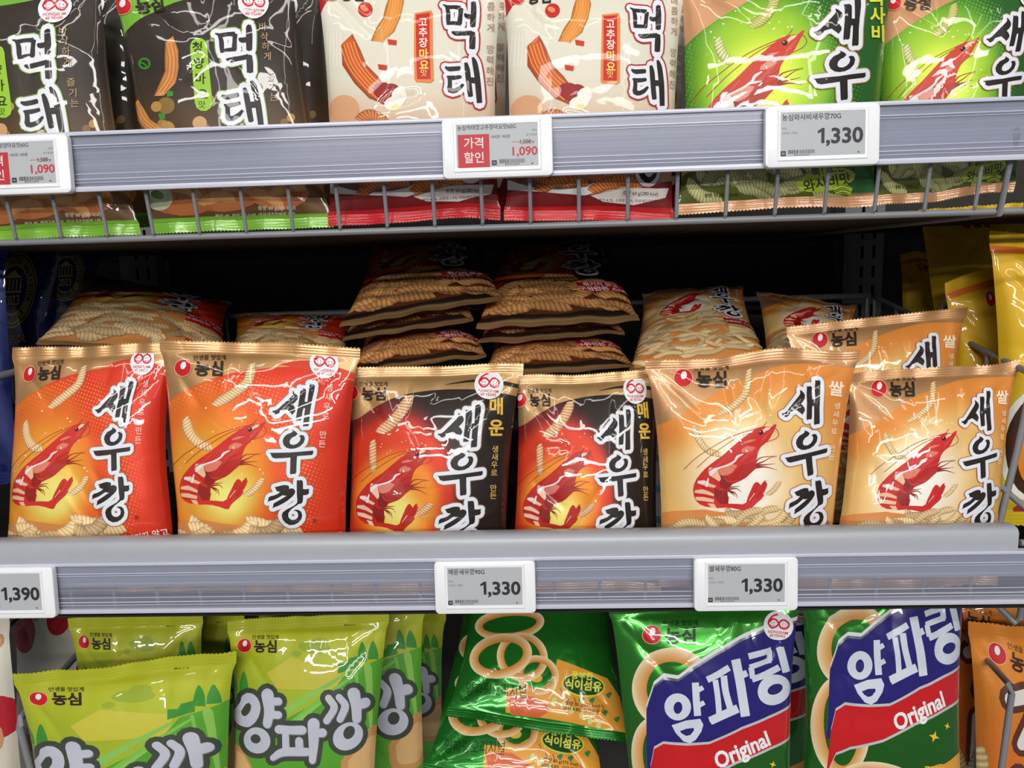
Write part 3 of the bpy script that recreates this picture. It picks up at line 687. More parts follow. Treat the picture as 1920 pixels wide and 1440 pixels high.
def design_mayo(kind):
    if kind == 'dark':
        A = Art([(198, -58, .06), (550, -64, .06), (628, 428, .035), (286, 440, .035)])
    else:
        A = Art([(588, -55, .055), (948, -58, .055), (938, 408, .035), (616, 420, .035)])
    A.seal_col = ((126, 186, 54), 0.1) if kind == 'dark' else ((196, 24, 32), 0.1)
    if kind == 'dark':
        A.bg = lambda x, y, u, v: bgc(mix(np.array((50, 41, 33)), np.array((112, 78, 40)), sm(y, 110, 330)), 0.0)
        A.polys([np.array([(180, -80), (640, -80), (640, -30), (545, -18), (440, -14), (360, -5), (290, 15), (255, 35), (232, 62), (220, 100), (180, 100)])], (116, 176, 52))
        R_ = random.Random(8)
        for i in range(13):
            x, y, r = R_.uniform(290, 560), R_.uniform(175, 270), R_.uniform(6, 16)
            A.polys([disk(x, y, r, n=16)], tuple(np.array((150, 116, 60))*R_.uniform(.85, 1.25)))
        A.polys([disk(374, 230, 13, n=18)], (205, 160, 110))
        A.stick([(316, 72), (322, 110), (318, 145), (300, 180)], 27, (196, 122, 62), (216, 144, 78), 40)
        A.stick([(256, 192), (272, 225), (295, 245), (325, 252)], 22, (196, 122, 62), (220, 150, 84), 40)
        A.polys([disk(270, 118, 12, 11, 20, 18)], (52, 132, 44), holes=[disk(270, 118, 8, 7, 20, 14)]); A.polys(stroke([(262, 116), (270, 119), (276, 126)], 2, n=6), (70, 150, 50))
        for x, y in ((320, 176), (307, 219)): A.polys([np.array([(x-7, y-6), (x+5, y-5), (x+6, y+4), (x-5, y+6)])], (60, 140, 50))
        for o in (-7, 0, 7): A.polys(stroke([(316+o, 80), (322+o, 110), (318+o, 143), (303+o, 172)], 1.6, n=5), (176, 104, 50)); A.polys(stroke([(257+o*.6, 196-o*.3), (272+o*.6, 225-o*.5), (296, 244-o*.8)], 1.4, n=5), (176, 104, 50))
        A.polys([q for q in stroke([(372, 86), (381, 192)], 32, smooth=False)], (150, 200, 50))
        A.vtext('청양마요', 369, 88, 29, 23, (34, 38, 20), 3.0, 0, .02); A.text('맛', 378, 195, 15, (34, 38, 20), center=True)
        edge, e2 = (124, 160, 60), (150, 190, 80); f = _m; vt = ('바삭하게 즐기는', 492, 50, 19, 17, (196, 160, 118), 3.0)
        kk = [(508, 252), (450, 300), (512, 292), (490, 342)]
        A.polys([disk(330, 375, 70, 30, 10), disk(430, 365, 70, 34, -8), disk(520, 360, 60, 34, 5)], (190, 112, 60))
        for x, y, a in ((350, 365, 25), (410, 380, -15), (450, 360, 10), (500, 378, 30), (540, 360, -20)): A.stick([(x-32, y-a*.4), (x, y-10), (x+32, y+a*.4)], 26, (190, 118, 66), (226, 160, 100), 50)
        A.polys([disk(300, 372, 26, 24, 0, 18)], (214, 216, 184)); A.polys([disk(296, 366, 12, 8, 20)], (110, 150, 70))
        A.text('중량 60 g(285 kcal)', 520, 392, 9, (230, 220, 200), -1, .01, center=True)
        A.text('북어 4%, 청양고추 0.6%, 마요네즈맛분말 2.8%', 480, 405, 8, (230, 220, 200), -2, .01, center=True)
        A.polys([np.array([(270, 413), (640, 402), (640, 450), (270, 450)])], (120, 180, 50))
        A.maker_mark(228, 10, 1.0, -6); A.jubilee(474, 5, 1.05)
    else:
        A.bg = lambda x, y, u, v: bgc(mix(np.array((222, 218, 200)), np.array((206, 160, 124)), sm(y, 120, 300)), 0.0)
        A.polys([np.array([(560, -80), (980, -80), (980, -42), (800, -40), (680, -34), (640, -22), (612, 4), (600, 30), (560, 60)])], (176, 30, 34))
        for x in (612, 618, 624, 630, 636): A.polys([np.array([(x, 62), (x+2.4, 62), (x+2.4, 122), (x, 122)])], (234, 228, 212))
        A.polys([disk(646, 205, 28, n=18)], (214, 160, 120))
        A.stick([(742, -20), (738, 20), (725, 50), (706, 76)], 33, (190, 60, 30), (226, 140, 62), 70)
        A.stick([(650, 72), (662, 116), (688, 152), (728, 184)], 42, (190, 56, 28), (206, 88, 42), 90)
        for o in (-12, -6, 0, 6, 12):
            A.polys(stroke([(650+o*1.0, 80-o*.3), (664+o*.9, 118-o*.5), (690+o*.6, 152-o*.8), (716+o*.5, 174-o)], 1.6, n=5), (228, 170, 84))
            A.polys(stroke([(743+o*.9, -15), (739+o*.9, 20+o*.2), (726+o*.8, 48+o*.5), (709+o*.6, 72+o*.6)], 1.5, n=5), (228, 170, 84))
        A.polys([disk(722, 172, 24, 17, 30, 16), disk(735, 165, 14, 9, 10)], (150, 30, 34))
        A.polys([disk(738, 192, 19, 13, -15, 12), disk(748, 178, 14, 16, 20, 12), disk(752, 170, 8, 10, 0, 10)], (240, 236, 222)); A.polys([disk(740, 200, 9, 6, -15)], (236, 222, 160))
        A.polys([disk(684, 16, 14, 14, 20, 14)], (196, 40, 30)); A.polys([disk(682, 14, 8, 5, 30)], (224, 140, 90))
        for x, y in ((735, 78), (717, 125)): A.polys([np.array([(x-9, y-6), (x+9, y-3), (x+8, y+6), (x-7, y+4)])], (200, 50, 30))
        A.polys([np.array([(777, 24), (809, 20), (812, 26), (814, 150), (808, 155), (780, 153), (777, 148)])], (226, 130, 60))
        A.polys([np.array([(780, 27), (806, 24), (808, 148), (782, 148)])], (196, 40, 30))
        A.vtext('고추장', 793, 41, 19.5, 19, (240, 225, 205), .5, 0, .02); A.vtext('마요', 795, 101, 20, 20, (240, 220, 90), .5, 0, .02); A.text('맛', 795, 136, 14, (240, 225, 120), center=True)
        A.stick([(672, 224), (695, 215), (730, 232)], 22, (176, 74, 36), (222, 150, 90), 5)
        A.polys([disk(690, 330, 110, 46, 4, 24)], (226, 226, 226)); A.polys([disk(690, 322, 98, 36, 4, 24)], (110, 80, 66))
        for x, y, a in ((740, 345, 8), (775, 335, -20), (800, 350, 20), (840, 340, -10), (700, 350, 25), (665, 335, -15)): A.stick([(x-26, y+a*.5), (x, y-5), (x+26, y-a*.5)], 24, (186, 76, 34), (232, 150, 70), 6)
        A.polys([np.array([(600, 362), (760, 368), (830, 358), (940, 330), (945, 402), (600, 420)])], (120, 24, 26))
        A.polys([np.array([(775, 368), (840, 350), (925, 345), (920, 362), (860, 380), (800, 378)])], (220, 212, 206))
        A.text('중량 60 g(280 kcal)', 870, 358, 9, (50, 30, 26), -3, .01, center=True); A.text('북어 4.2%, 고추장 1.5%, 마요네즈맛분말 14%', 855, 372, 7, (50, 30, 26), -3, .01, center=True)
        A.polys([np.array([(600, 396), (950, 380), (950, 430), (600, 430)])], (190, 26, 32))
        edge = (176, 44, 48)
        g0 = fit([(0, 0), (1, 0), (0, 1)], [(0, 0), (1, 0), (0, 1)])
        src = _m([(553,112), (230,452), (590,1295), (230,1240)]); dst = [(890, 4), (836, 46), (880, 180), (838, 168)]
        h = fit(src, dst); f = lambda P: h(_m(P)); vt = ('매콤하게 깡력해진', 921, -8, 20, 17, (172, 130, 104), -.3)
        kk = [(893, 208), (830, 285), (902, 276), (880, 328)]
        A.maker_mark(620, -12, .8, 0); A.jubilee(900, -40, .9)
    W = 1/6.545*(1 if kind == 'dark' else .93)
    def mt(grow):
        out = []
        for Pp in MT:
            Pp = np.array(Pp, float); out += stroke(np.hstack([f(Pp[:, :2]), Pp[:, 2:3]*W]), 1, grow=grow, n=8, caps=grow > 0)
        return out
    A.polys(mt(9.2), edge); A.polys(mt(7.2 if kind == 'dark' else 6.2), (230, 232, 240)); A.polys(mt(0), (44, 38, 34))
    lettering(A, kk, L_KKANG, edge=edge, src=[(253, 889), (190, 935), (275, 905), (239, 978)])
    A.vtext(vt[0], vt[1], vt[2], vt[3], vt[4], vt[5], vt[6])
    return A.finish()

def _r(P): return np.array([(1230+x/5.333, 1160+y/5.333) for x, y in P])
def design_onion_ring():
    A = Art([(1140, 1128, .07), (1502, 1118, .07), (1482, 1625, .04), (1188, 1640, .04)])
    A.bg = lambda x, y, u, v: bgc(mix(np.array((52, 136, 44)), np.array((44, 116, 40)), sm(v, .1, .7)), .55)
    R = lambda *a, **k: A.ring(*a, (206, 140, 70), (222, 176, 116), (236, 218, 186), **k)
    R(1262, 1290, 74, 78, 27, 0); R(1240, 1435, 52, 92, 22, -10); R(1320, 1560, 95, 62, 24, 12)
    R(1240, 1590, 60, 40, 20, 30); R(1390, 1560, 50, 30, 14, -10)
    band = [(1215, 1330), (1228, 1285), (1246, 1270), (1272, 1272), (1300, 1250), (1340, 1225), (1385, 1200), (1430, 1180), (1500, 1160), (1500, 1340), (1440, 1385), (1380, 1420), (1340, 1440), (1215, 1450)]
    A.polys([np.array(band)+np.array([0, -8])], (220, 222, 226)); A.polys([np.array(band)+np.array([0, -1])], (150, 152, 158), .8)
    A.polys([np.array(band)+np.array([0, 4])], (40, 34, 112))
    red = [(1222, 1440), (1229, 1405), (1246, 1395), (1290, 1398), (1330, 1395), (1390, 1365), (1440, 1345), (1500, 1318), (1500, 1372), (1440, 1400), (1380, 1425), (1320, 1455), (1260, 1470), (1235, 1480), (1222, 1520)]
    A.polys([np.array(red)+np.array([0, 5]), np.array(red)+np.array([0, -5])], (214, 216, 220), .3)
    A.polys([np.array(red)], (196, 30, 34))
    wh = (206, 214, 226)
    def el(cx, cy, rx, ry, rot): return _r(disk(cx, cy, rx, ry, rot, 28))
    S = []
    for P, w in (([(505,598),(610,548),(725,480)], 64), ([(585,600),(610,770),(625,960)], 56), ([(670,560),(690,720),(740,900)], 66), ([(535,1010),(660,950),(810,885)], 84), ([(790,400),(840,660),(885,965)], 92), ([(850,560),(905,535)], 66),
                 ([(920,372),(1040,340),(1155,315)], 62), ([(1135,320),(1138,420)], 56), ([(930,480),(1040,445),(1150,412)], 54), ([(945,480),(962,590)], 56), ([(955,602),(1080,560),(1230,480)], 62), ([(1240,285),(1268,400),(1300,530)], 78),
                 ([(390,625),(400,800),(415,960)], 68), ([(420,700),(465,672)], 48), ([(430,850),(478,822)], 48)):
        S += stroke(_r(P), w/5.333, smooth=True, n=8, caps=False)
    A.polys(S, wh)
    A.polys([el(222, 872, 128, 138, 0)], wh, holes=[el(224, 880, 42, 62, 5)])
    A.polys([_r([(165,1060),(300,1010),(440,990),(472,1050),(455,1120),(400,1210),(345,1245),(280,1225),(205,1140)])], wh, holes=[_r([(245,1120),(310,1095),(380,1090),(385,1112),(350,1160),(310,1172),(270,1150)])])
    A.polys([el(1175, 706, 170, 148, -28)], wh, holes=[el(1185, 700, 80, 50, -22)])
    A.text('Original', 1392, 1408, 40, (236, 236, 238), -25, .03, .85, .12, center=True, cut=True)
    A.polys([np.array([(1440, 1500), (1480, 1470), (1500, 1600), (1420, 1600)])], (222, 160, 50))
    for x, y, r in ((1418, 1450, 11), (1446, 1432, 7)):
        A.polys([np.array([(x+(r if i % 2 == 0 else r*.35)*math.cos(i*math.pi/4+.3), y+(r if i % 2 == 0 else r*.35)*math.sin(i*math.pi/4+.3)) for i in range(8)])], (240, 200, 50))
    # rear half of the front: orange panel with the fibre badge
    A.polys([np.array([(1345, 1520), (1430, 1500), (1500, 1500), (1500, 1640), (1330, 1640)])], (226, 160, 60))
    A.polys([np.array([(1310, 1590), (1400, 1600), (1360, 1640), (1290, 1640)])], (214, 96, 50))
    A.polys([disk(1420, 1535, 42, 17, 4, 20)], (222, 214, 80)); A.polys([disk(1420, 1535, 40, 15, 4, 20)], (40, 84, 40))
    A.text('식이섬유', 1420, 1535, 20, (232, 228, 90), 4, .03, center=True); A.text('풍부한', 1420, 1512, 15, (232, 228, 90), 4, .02, center=True)
    A.text('양파링오리지널', 1300, 1580, 24, (24, 60, 24), 2, 0, 1.0, center=True)
    A.text('중량 80 g(375 kcal)', 1420, 1565, 8, (60, 40, 20), 3, .01, center=True)
    A.maker_mark(1223, 1189, 1.05, 0, (20, 34, 14)); A.jubilee(1459, 1172, 1.05, 5)
    return A.finish()

def design_ring_rear():
    A = Art([(895, 1010, .25), (1135, 1010, .25), (1182, 1396, .085), (836, 1342, .085)], bulge=.02)
    A.bg = lambda x, y, u, v: bgc(mix(np.array((44, 120, 42)), np.array((40, 128, 44)), sm(v, .1, .7)), .5)
    R = lambda *a, **k: A.ring(*a, (196, 128, 62), (222, 172, 108), (238, 214, 176), **k)
    R(955, 1170, 66, 31, 15, -6); R(1008, 1266, 40, 37, 13, 20); A.polys([disk(1006, 1272, 11, 8, 0)], (226, 178, 70)); R(979, 1232, 49, 46, 14, 25); R(938, 1230, 60, 42, 17, -12); R(950, 1110, 60, 36, 14, 8)
    A.polys([np.array([(1045, 1236), (1090, 1252), (1140, 1272), (1172, 1322), (1186, 1380), (1030, 1348), (948, 1336), (948, 1290), (1005, 1296), (1038, 1275)])], (226, 158, 56))
    A.polys([np.array([(951, 1304), (1000, 1306), (1036, 1330), (1010, 1346), (958, 1340)])], (216, 100, 54))
    R(1008, 1266, 40, 37, 13, 20, a0=-100, a1=80)
    A.polys([disk(1094, 1284, 41, 22, 6, 24)], (222, 214, 80)); A.polys([disk(1094, 1284, 38, 19, 6, 24)], (38, 82, 40))
    A.text('식이섬유', 1094, 1284, 20, (232, 228, 90), 5, .035, .95, center=True); A.text('풍부한', 1092, 1266, 15, (232, 228, 90), 4, .03, center=True)
    A.text('양파링오리지널', 930, 1294, 29, (22, 58, 22), 3, 0, .62, center=True)
    for x, y in ((1039, 1314), (1055, 1322), (1071, 1333), (1090, 1342), (1106, 1353), (1122, 1361)): A.polys([disk(x, y, 5, 7, 10, 10)], (206, 214, 130))
    for x, y in ((1090, 1312), (1110, 1313), (1141, 1303), (1134, 1338), (1156, 1350)): A.polys([disk(x-2, y, 3.4), disk(x+2, y-2, 3.4), disk(x, y+3, 3)], (60, 130, 80))
    for x, y in ((1050, 1290), (1062, 1304), (1076, 1308), (1128, 1322)): A.polys(stroke([(x, y), (x+4, y+10)], 1.4, n=5), (120, 78, 40))
    A.text('중량 80 g(375 kcal)', 1092, 1322, 8.5, (70, 46, 20), 5, .012, center=True); A.text('양파 4.8%, 식이섬유 5%', 1096, 1332, 8.5, (70, 46, 20), 5, .012, center=True)
    return A.finish()

def design_onion_kkang():
    A = Art([(428, 1162, .085), (730, 1147, .085), (710, 1620, .05), (420, 1640, .05)])
    A.bg = lambda x, y, u, v: bgc(mix(np.array((178, 184, 36)), np.array((160, 180, 40)), sm(v, .05, .3)), 0.05)
    A.polys([np.array([(500, 1262), (545, 1232), (640, 1252), (640, 1290), (520, 1290)])], (196, 190, 60))
    A.polys([disk(590, 1213, 30, 12, 5), disk(600, 1203, 16, 9, 0), disk(556, 1225, 9, 6)], (150, 170, 44))
    A.polys([np.array([(400, 1270), (430, 1288), (480, 1320), (540, 1345), (620, 1300), (650, 1260), (740, 1225), (740, 1600), (400, 1600)])], (84, 158, 42))
    for i, (x0, y0, x1, y1, w) in enumerate(((500, 1360, 640, 1268, 12), (530, 1372, 668, 1262, 9), (690, 1250, 700, 1400, 9), (668, 1258, 676, 1330, 4), (560, 1350, 645, 1290, 5))):
        A.polys(stroke([(x0, y0, w*1.6), ((x0+x1)/2, (y0+y1)/2-4, w), (x1, y1, w*.4)], 1, n=6), (120, 186, 70) if i % 2 else (136, 190, 84))
    def tree(x, y, w, h): return spline([(x-w, y), (x-w*.8, y-h*.5), (x, y-h), (x+w*.8, y-h*.5), (x+w, y)], 4)
    A.polys([tree(679, 1240, 9, 38), tree(699, 1236, 10, 34), tree(436, 1296, 8, 34), tree(456, 1300, 9, 42), np.array([(640, 1260), (654, 1234), (672, 1230), (672, 1250)]), np.array([(634, 1262), (635, 1243), (648, 1243), (648, 1256)])], (56, 140, 50))
    A.polys([np.array([(400, 1540), (740, 1480), (740, 1640), (400, 1640)])], (70, 150, 40))
    def kx(P): return np.array([(420+x/6.4, 1270+y/6.4) for x, y in P])
    for P in ([(1420,1000),(1600,760),(1830,560),(1900,750),(1880,1000),(1760,1250),(1450,1300)], [(90,780),(200,860),(290,1000),(330,1100),(250,1300),(110,1250)], [(560,1250),(900,1200),(1100,1400),(800,1700),(500,1600)]):
        A.polys([spline(kx(P+[P[0]]), 4)], (196, 144, 84)); c = kx(P).mean(0); A.polys([spline((kx(P+[P[0]])-c)*.72+c+np.array([2, 3]), 4)], (214, 172, 116))
    outl = []; fill = []
    for P in ([(270,185),(340,195),(400,250),(430,330),(425,420),(380,520),(300,590),(230,595),(150,560),(95,480),(95,410),(140,350),(185,290),(205,225)],): fill.append(spline(kx(P+[P[0]]), 4)[:-1])
    def S(P, g_): return stroke(np.hstack([kx(np.array(P)[:, :2]), np.array(P, float)[:, 2:3]/6.4]), 1, grow=g_, n=12)
    ST = [[(520,205,150),(540,400,125),(518,545,110)], [(580,285,90),(655,280,95)], [(580,440,90),(655,442,90)], [(660,610,100),(780,618,100),(950,614,108)], [(745,680,84),(750,850,84)], [(912,745,96),(915,850,96)],
          [(590,950,70),(720,880,100),(1000,880,100)], [(1085,540,140),(1085,760,116),(1072,985,84)], [(1130,660,90),(1190,652,110)], [(1262,235,84),(1330,350,86),(1240,508,84)], [(1388,225,82),(1460,330,92),(1400,492,86)],
          [(1562,180,150),(1592,330,124),(1600,490,110)], [(1640,310,120),(1700,292,120)]]
    rings = [(disk(390, 752, 172, 158, 0, 24), disk(372, 735, 66, 56, 0, 16)), (disk(1500, 700, 192, 160, -32, 24), disk(1512, 655, 66, 84, 28, 16))]
    hole1 = kx([(250,320),(290,305),(315,340),(310,390),(280,440),(235,470),(200,450),(190,410),(215,370)])
    dark = (62, 70, 58)
    o = [q for P in ST for q in S(P, 9.5)]+[q for p in fill for q in offset(p, 9.5)]+[q for a, b in rings for q in offset(kx(a), 9.5)]
    A.polys(o, dark)
    A.polys([q+np.array([1.2, 1.6]) for P in ST for q in S(P, 0)], (120, 124, 138)); 
    lt = (190, 192, 206)
    A.polys(fill, lt, holes=[hole1]); 
    for a, b in rings: A.polys([kx(a)], lt, holes=[kx(b)])
    A.polys([q for P in ST for q in S(P, 0)], lt)
    A.maker_mark(458, 1210, .8, 0); A.text('▲뜯는곳', 655, 1171, 6, (60, 60, 20), center=True)
    return A.finish()

def design_plain(quad, top, bottom, extra, metal=0.1):
    A = Art(quad, 30, 42, 2)
    A.bg = lambda x, y, u, v: bgc(mix(np.array(top), np.array(bottom), sm(v, .2, .8)), metal)
    extra(A); return A.finish()
def x_yellow(A):
    A.polys([disk(110, 55, 14, 16), ], (230, 200, 190)); A.polys([disk(110, 55, 12.6, 14.6)], (200, 26, 32)); A.polys([disk(111, 51, 4, 6)], (235, 230, 230))
    A.text('농심', 152, 56, 26, (50, 40, 10), 0, .035, center=True)
    A.polys([np.array([(0, 0), (400, 0), (400, 34), (0, 34)])], (222, 110, 30))
    A.polys([disk(70, 330, 72, 90, 0, 30)], (232, 232, 220)); A.polys([disk(74, 330, 64, 82, 0, 30)], (62, 36, 22)); A.polys([disk(78, 330, 50, 66, 0, 30)], (228, 132, 30)); A.polys([disk(84, 330, 22, 34, 0, 22)], (62, 36, 22))
    A.polys([disk(230, 330, 72, 90, 0, 30)], (232, 232, 220)); A.polys([disk(230, 330, 60, 78, 0, 30)], (62, 36, 22)); A.polys([disk(230, 330, 48, 64, 0, 30)], (228, 132, 30))
    A.polys([disk(60, 470, 60, 22, 10)], (214, 130, 60)); A.polys([disk(50, 450, 50, 14, 5)], (220, 196, 130)); A.polys([disk(70, 435, 30, 10, 5)], (170, 50, 60))
def x_orange(A):
    A.maker_mark(52, 52, 1.1, 12, (60, 28, 14))
    L_ = ([(66, 128, 24), (112, 118, 26), (118, 150, 26), (88, 205, 22)], [(170, 110, 26), (176, 240, 26)], [(176, 175, 22), (205, 172, 22)], [(84, 300, 22), (150, 292, 22)], [(80, 262, 22), (80, 385, 22), (160, 382, 22)])
    A.polys([q for P in L_ for q in stroke(P, 1, grow=12)], (92, 50, 34)); A.polys([q for P in L_ for q in stroke(P, 1)], (226, 222, 216))
    for P in ([(4, 225), (12, 290), (30, 330)], [(50, 425), (110, 290), (160, 300), (220, 320)], [(30, 340), (60, 400), (120, 440), (150, 490)], [(60, 470), (120, 480), (200, 500)], [(-5, 300), (15, 370), (30, 420)]):
        A.stick(P, 24, (206, 160, 90), (240, 222, 160), 11)
def x_blue(A):
    for cx in (150,):
        A.polys([disk(cx, 120, 92, 92, 0, 40)], (180, 160, 96), .3); A.polys([disk(cx, 120, 88, 88, 0, 40)], (28, 36, 90)); A.polys([disk(cx, 120, 84, 84, 0, 40)], (176, 156, 92), .3); A.polys([disk(cx, 120, 58, 58, 0, 36)], (26, 32, 80))
    for i, ch in enumerate('SUPERIOR TASTE INSTITUTE'):
        a = math.radians(-200+i*9.6)
        A.text(ch, 150+71*math.cos(a), 120+71*math.sin(a), 19, (24, 28, 60), math.degrees(a)+90, .02, center=True)
    for i, ch in enumerate('BRUSSELS'):
        a = math.radians(128-i*11)
        A.text(ch, 150+71*math.cos(a), 120+71*math.sin(a), 21, (24, 28, 60), math.degrees(a)-90, .02, center=True)
    A.text('2023', 150, 146, 34, (196, 176, 110), 0, .02, center=True)
    A.polys([np.array([(112, 92), (150, 72), (188, 92)])]+[np.array([(116+i*16, 95), (122+i*16, 95), (122+i*16, 122), (116+i*16, 122)]) for i in range(5)]+[np.array([(110, 123), (190, 123), (190, 128), (110, 128)])], (186, 166, 100))
    A.text('SUPERIOR', 150, 238, 26, (196, 176, 110), 0, .01, center=True)
    for P in ([(60, 290), (90, 350), (70, 420)], [(230, 300), (200, 360), (240, 430)], [(150, 300), (140, 380), (160, 460)]): A.polys(stroke(P, 2.5, n=5), (190, 186, 160))
def x_white(A):
    R_ = random.Random(2)
    for x, y, r in ((270, 180, 44), (40, 90, 50), (250, 330, 50), (160, 60, 38), (90, 340, 44), (215, 25, 34)): A.polys([disk(x, y, r, r*.85, 20, 20)], (178, 30, 44)); A.polys([disk(x-r*.25, y-r*.3, r*.3, r*.14, -30)], (214, 90, 96))
    for i in range(22):
        x, y = R_.uniform(20, 290), R_.uniform(40, 420); k = R_.uniform(.85, 1.1)
        A.polys([disk(x, y, R_.uniform(12, 26), R_.uniform(9, 18), R_.uniform(0, 180), 9)], tuple(np.array((196, 142, 96))*k)); A.polys([disk(x-3, y-3, 8, 5, R_.uniform(0, 180), 8)], tuple(np.array((220, 184, 146))*k))
def x_paleblue(A):
    for i in range(6): A.polys([np.array([(200, 20+i*70), (300, 30+i*70), (300, 45+i*70), (200, 38+i*70)])], (110, 180, 220))
Q3 = [(0, 0), (300, 0), (300, 460), (0, 460)]

# ------------------------------------------------------------------ shelves
M_STEEL = mat('grey_powder_coated_steel', (112, 114, 118), .42)
M_WIRE = mat('grey_coated_wire', (128, 130, 134), .35)
M_RAIL = mat('grey_rail_liner', (158, 164, 174), .35, coat=.3)
M_LIP = mat('grey_lip_paint', (166, 170, 176), .3)
M_EDGE = mat('highlit_plastic_edge', (196, 198, 214), .25, coat=.4)  # pale colour paints in the highlight along the rail's plastic edges
M_DARK = mat('shaded_back_panel', (40, 36, 31), .7)  # dark colour puts the shade at the back of the shelf into the panel
M_WHITE = mat('white_tag_plastic', (236, 238, 242), .35, coat=.2)
M_DECK = mat('deck_painted_shade', (26, 25, 24), .7)  # near-black colour paints in the shade under the decks
M_UNDER = mat('slot_shade', (20, 19, 18), .8)  # near-black colour stands in for the shade inside the post slots

def clear_plastic():
    M = bpy.data.materials.new('clear_plastic'); M.use_nodes = True
    nt = M.node_tree; N = nt.nodes; L = nt.links; b = N['Principled BSDF']; o = N['Material Output']
    b.inputs['Base Color'].default_value = (*lin((186, 190, 206)), 1); b.inputs['Roughness'].default_value = .12
    tc = N.new('ShaderNodeTexCoord'); mp = N.new('ShaderNodeMapping'); mp.inputs['Scale'].default_value = (.6, 1, 420)
    nz = N.new('ShaderNodeTexNoise'); nz.inputs['Scale'].default_value = 1.0; nz.inputs['Detail'].default_value = 3
    L.new(tc.outputs['Object'], mp.inputs[0]); L.new(mp.outputs[0], nz.inputs['Vector'])
    mr = N.new('ShaderNodeMapRange'); mr.inputs[1].default_value = .35; mr.inputs[2].default_value = .7; mr.inputs[3].default_value = .16; mr.inputs[4].default_value = .30
    L.new(nz.outputs['Fac'], mr.inputs[0])
    t = N.new('ShaderNodeBsdfTransparent'); t.inputs[0].default_value = (.92, .92, .96, 1)
    mx = N.new('ShaderNodeMixShader'); L.new(mr.outputs[0], mx.inputs[0]); L.new(t.outputs[0], mx.inputs[1]); L.new(b.outputs[0], mx.inputs[2])
    L.new(mx.outputs[0], o.inputs['Surface'])
    return M
M_CLEAR = clear_plastic()

X0, X1 = -1.7, 1.6
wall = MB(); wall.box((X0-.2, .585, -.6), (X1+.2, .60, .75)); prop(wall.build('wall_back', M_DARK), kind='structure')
WZ = .3716

def deck(name, z, y0, y1, label, group=None):
    r = empty(name, (0, y1, z), label=label, cat='shelf')
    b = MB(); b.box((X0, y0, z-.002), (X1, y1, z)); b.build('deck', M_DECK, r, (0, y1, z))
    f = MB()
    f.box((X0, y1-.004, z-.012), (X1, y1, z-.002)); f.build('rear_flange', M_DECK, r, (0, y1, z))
    return r

top = deck('wire_shelf', .3120, .05, .575, 'grey top shelf with wire front under the upper price rail')
base = (0, .575, .3120)
b = MB(); b.rod([(X0, .018, .3105), (X1, .018, .3105)], .0028); b.build('bottom_rod', M_WIRE, top, base, True)
xs0 = at(640, 437, .018)[0]
for i in range(-14, 19):
    x = xs0+.0405*i
    if X0 < x < .455:
        b = MB(); b.rod([(x, .006, .372), (x, .008, .352), (x, .0150, .3145), (x, .018, .3105)], .0017, 8); b.build('wire', M_WIRE, top, base, True)
xe = at(1868, 372, .018)[0]
b = MB(); b.rod([(xe+.004, .003, .37), (xe+.002, .016, .309), (xe+.002, .3, .309), (xe+.002, .56, .309)], .003); b.rod([(xe+.004, .003, .372), (xe+.004, .3, .4), (xe+.004, .56, .43)], .003)
b.build('side_rod', M_WIRE, top, base, True)

mid = deck('wire_shelf', -.037, .024, .575, 'grey middle shelf with solid front lip above the lower price rail')
base = (0, .575, -.037)
XL = at(1908, 1004, .004)[0]
b = MB(); b.extrude_x([(.022, .0225), (.0035, .0225), (.0022, .0255), (.0022, .0395), (.0045, .0425), (.008, .0435), (.018, .0435), (.022, .041)], X0, XL); b.build('front_lip', M_LIP, mid, base, True)
b = MB(); b.box((X0, .012, -.019), (XL, .024, .027)); 
for i in range(-14, 22):
    x = -.02+.0405*i
    if X0 < x < .44:
        w_ = MB(); w_.rod([(x, .010, .026), (x, .010, -.026)], .0015, 8); w_.build('wire', M_WIRE, mid, base, True)
b = MB(); b.rod([(X0, .012, -.0265), (X1, .012, -.0265)], .002); b.build('bottom_rod', M_WIRE, mid, base, True)
def fence(label, base, P, verts, zl, r=.0032, brace=None):
    root = empty('wire_divider', base, label=label, cat='wire divider')
    b = MB(); b.rod(P, r); b.build('fence_rod', M_WIRE, root, base, True)
    for p in verts:
        b = MB(); b.rod([p, (p[0], p[1], zl)], .0022, 8); b.build('wire', M_WIRE, root, base, True)
    for q in brace or ():
        b = MB(); b.rod(q, .003); b.build('brace_rod', M_WIRE, root, base, True)
fence('grey wire fence along the back of the middle shelf', (0, .45, -.037), [at(430, 592, .45), at(1504, 558, .45), at(1631, 554, .45)], [at(447+i*131, 591-i*4.1, .45) for i in range(10)], -.037, .004)
A_, B_ = at(1640, 556, .45), at(1932, 700, .07)
fence('grey wire divider between the pale orange bags and the yellow bags', (.5, .25, -.037), [A_, B_, at(1936, 712, .066), at(1906, 850, .066), at(1869, 1000, .066)], [A_+(B_-A_)*t for t in (0, .2, .4, .6, .8)], -.037,
      brace=[[at(1862, 900, .066), at(1925, 955, .066), at(1990, 1000, .05)], [at(1912, 1018, .01), at(1960, 1017, .01)]])
A_, B_ = at(425, 592, .45), at(-40, 716, .08)
fence('grey wire divider between the dark blue bags and the red prawn bags', (-.5, .25, -.037), [A_, B_], [A_+(B_-A_)*t for t in (0, .25, .5, .8)], -.037, .004)
fence('grey wire divider beside the orange bags of the bottom shelf', (.48, .2, -.37), [at(1700, 1090, .40), at(1788, 1168, .26), at(1893, 1284, .08), at(1897, 1300, .075), at(1878, 1440, .075), at(1862, 1560, .075)], [at(1843, 1236, .15)], -.37,
      brace=[[at(1846, 1112, .07), at(1906, 1170, .05), at(1912, 1160, .048), at(1921, 1110, .045)]])
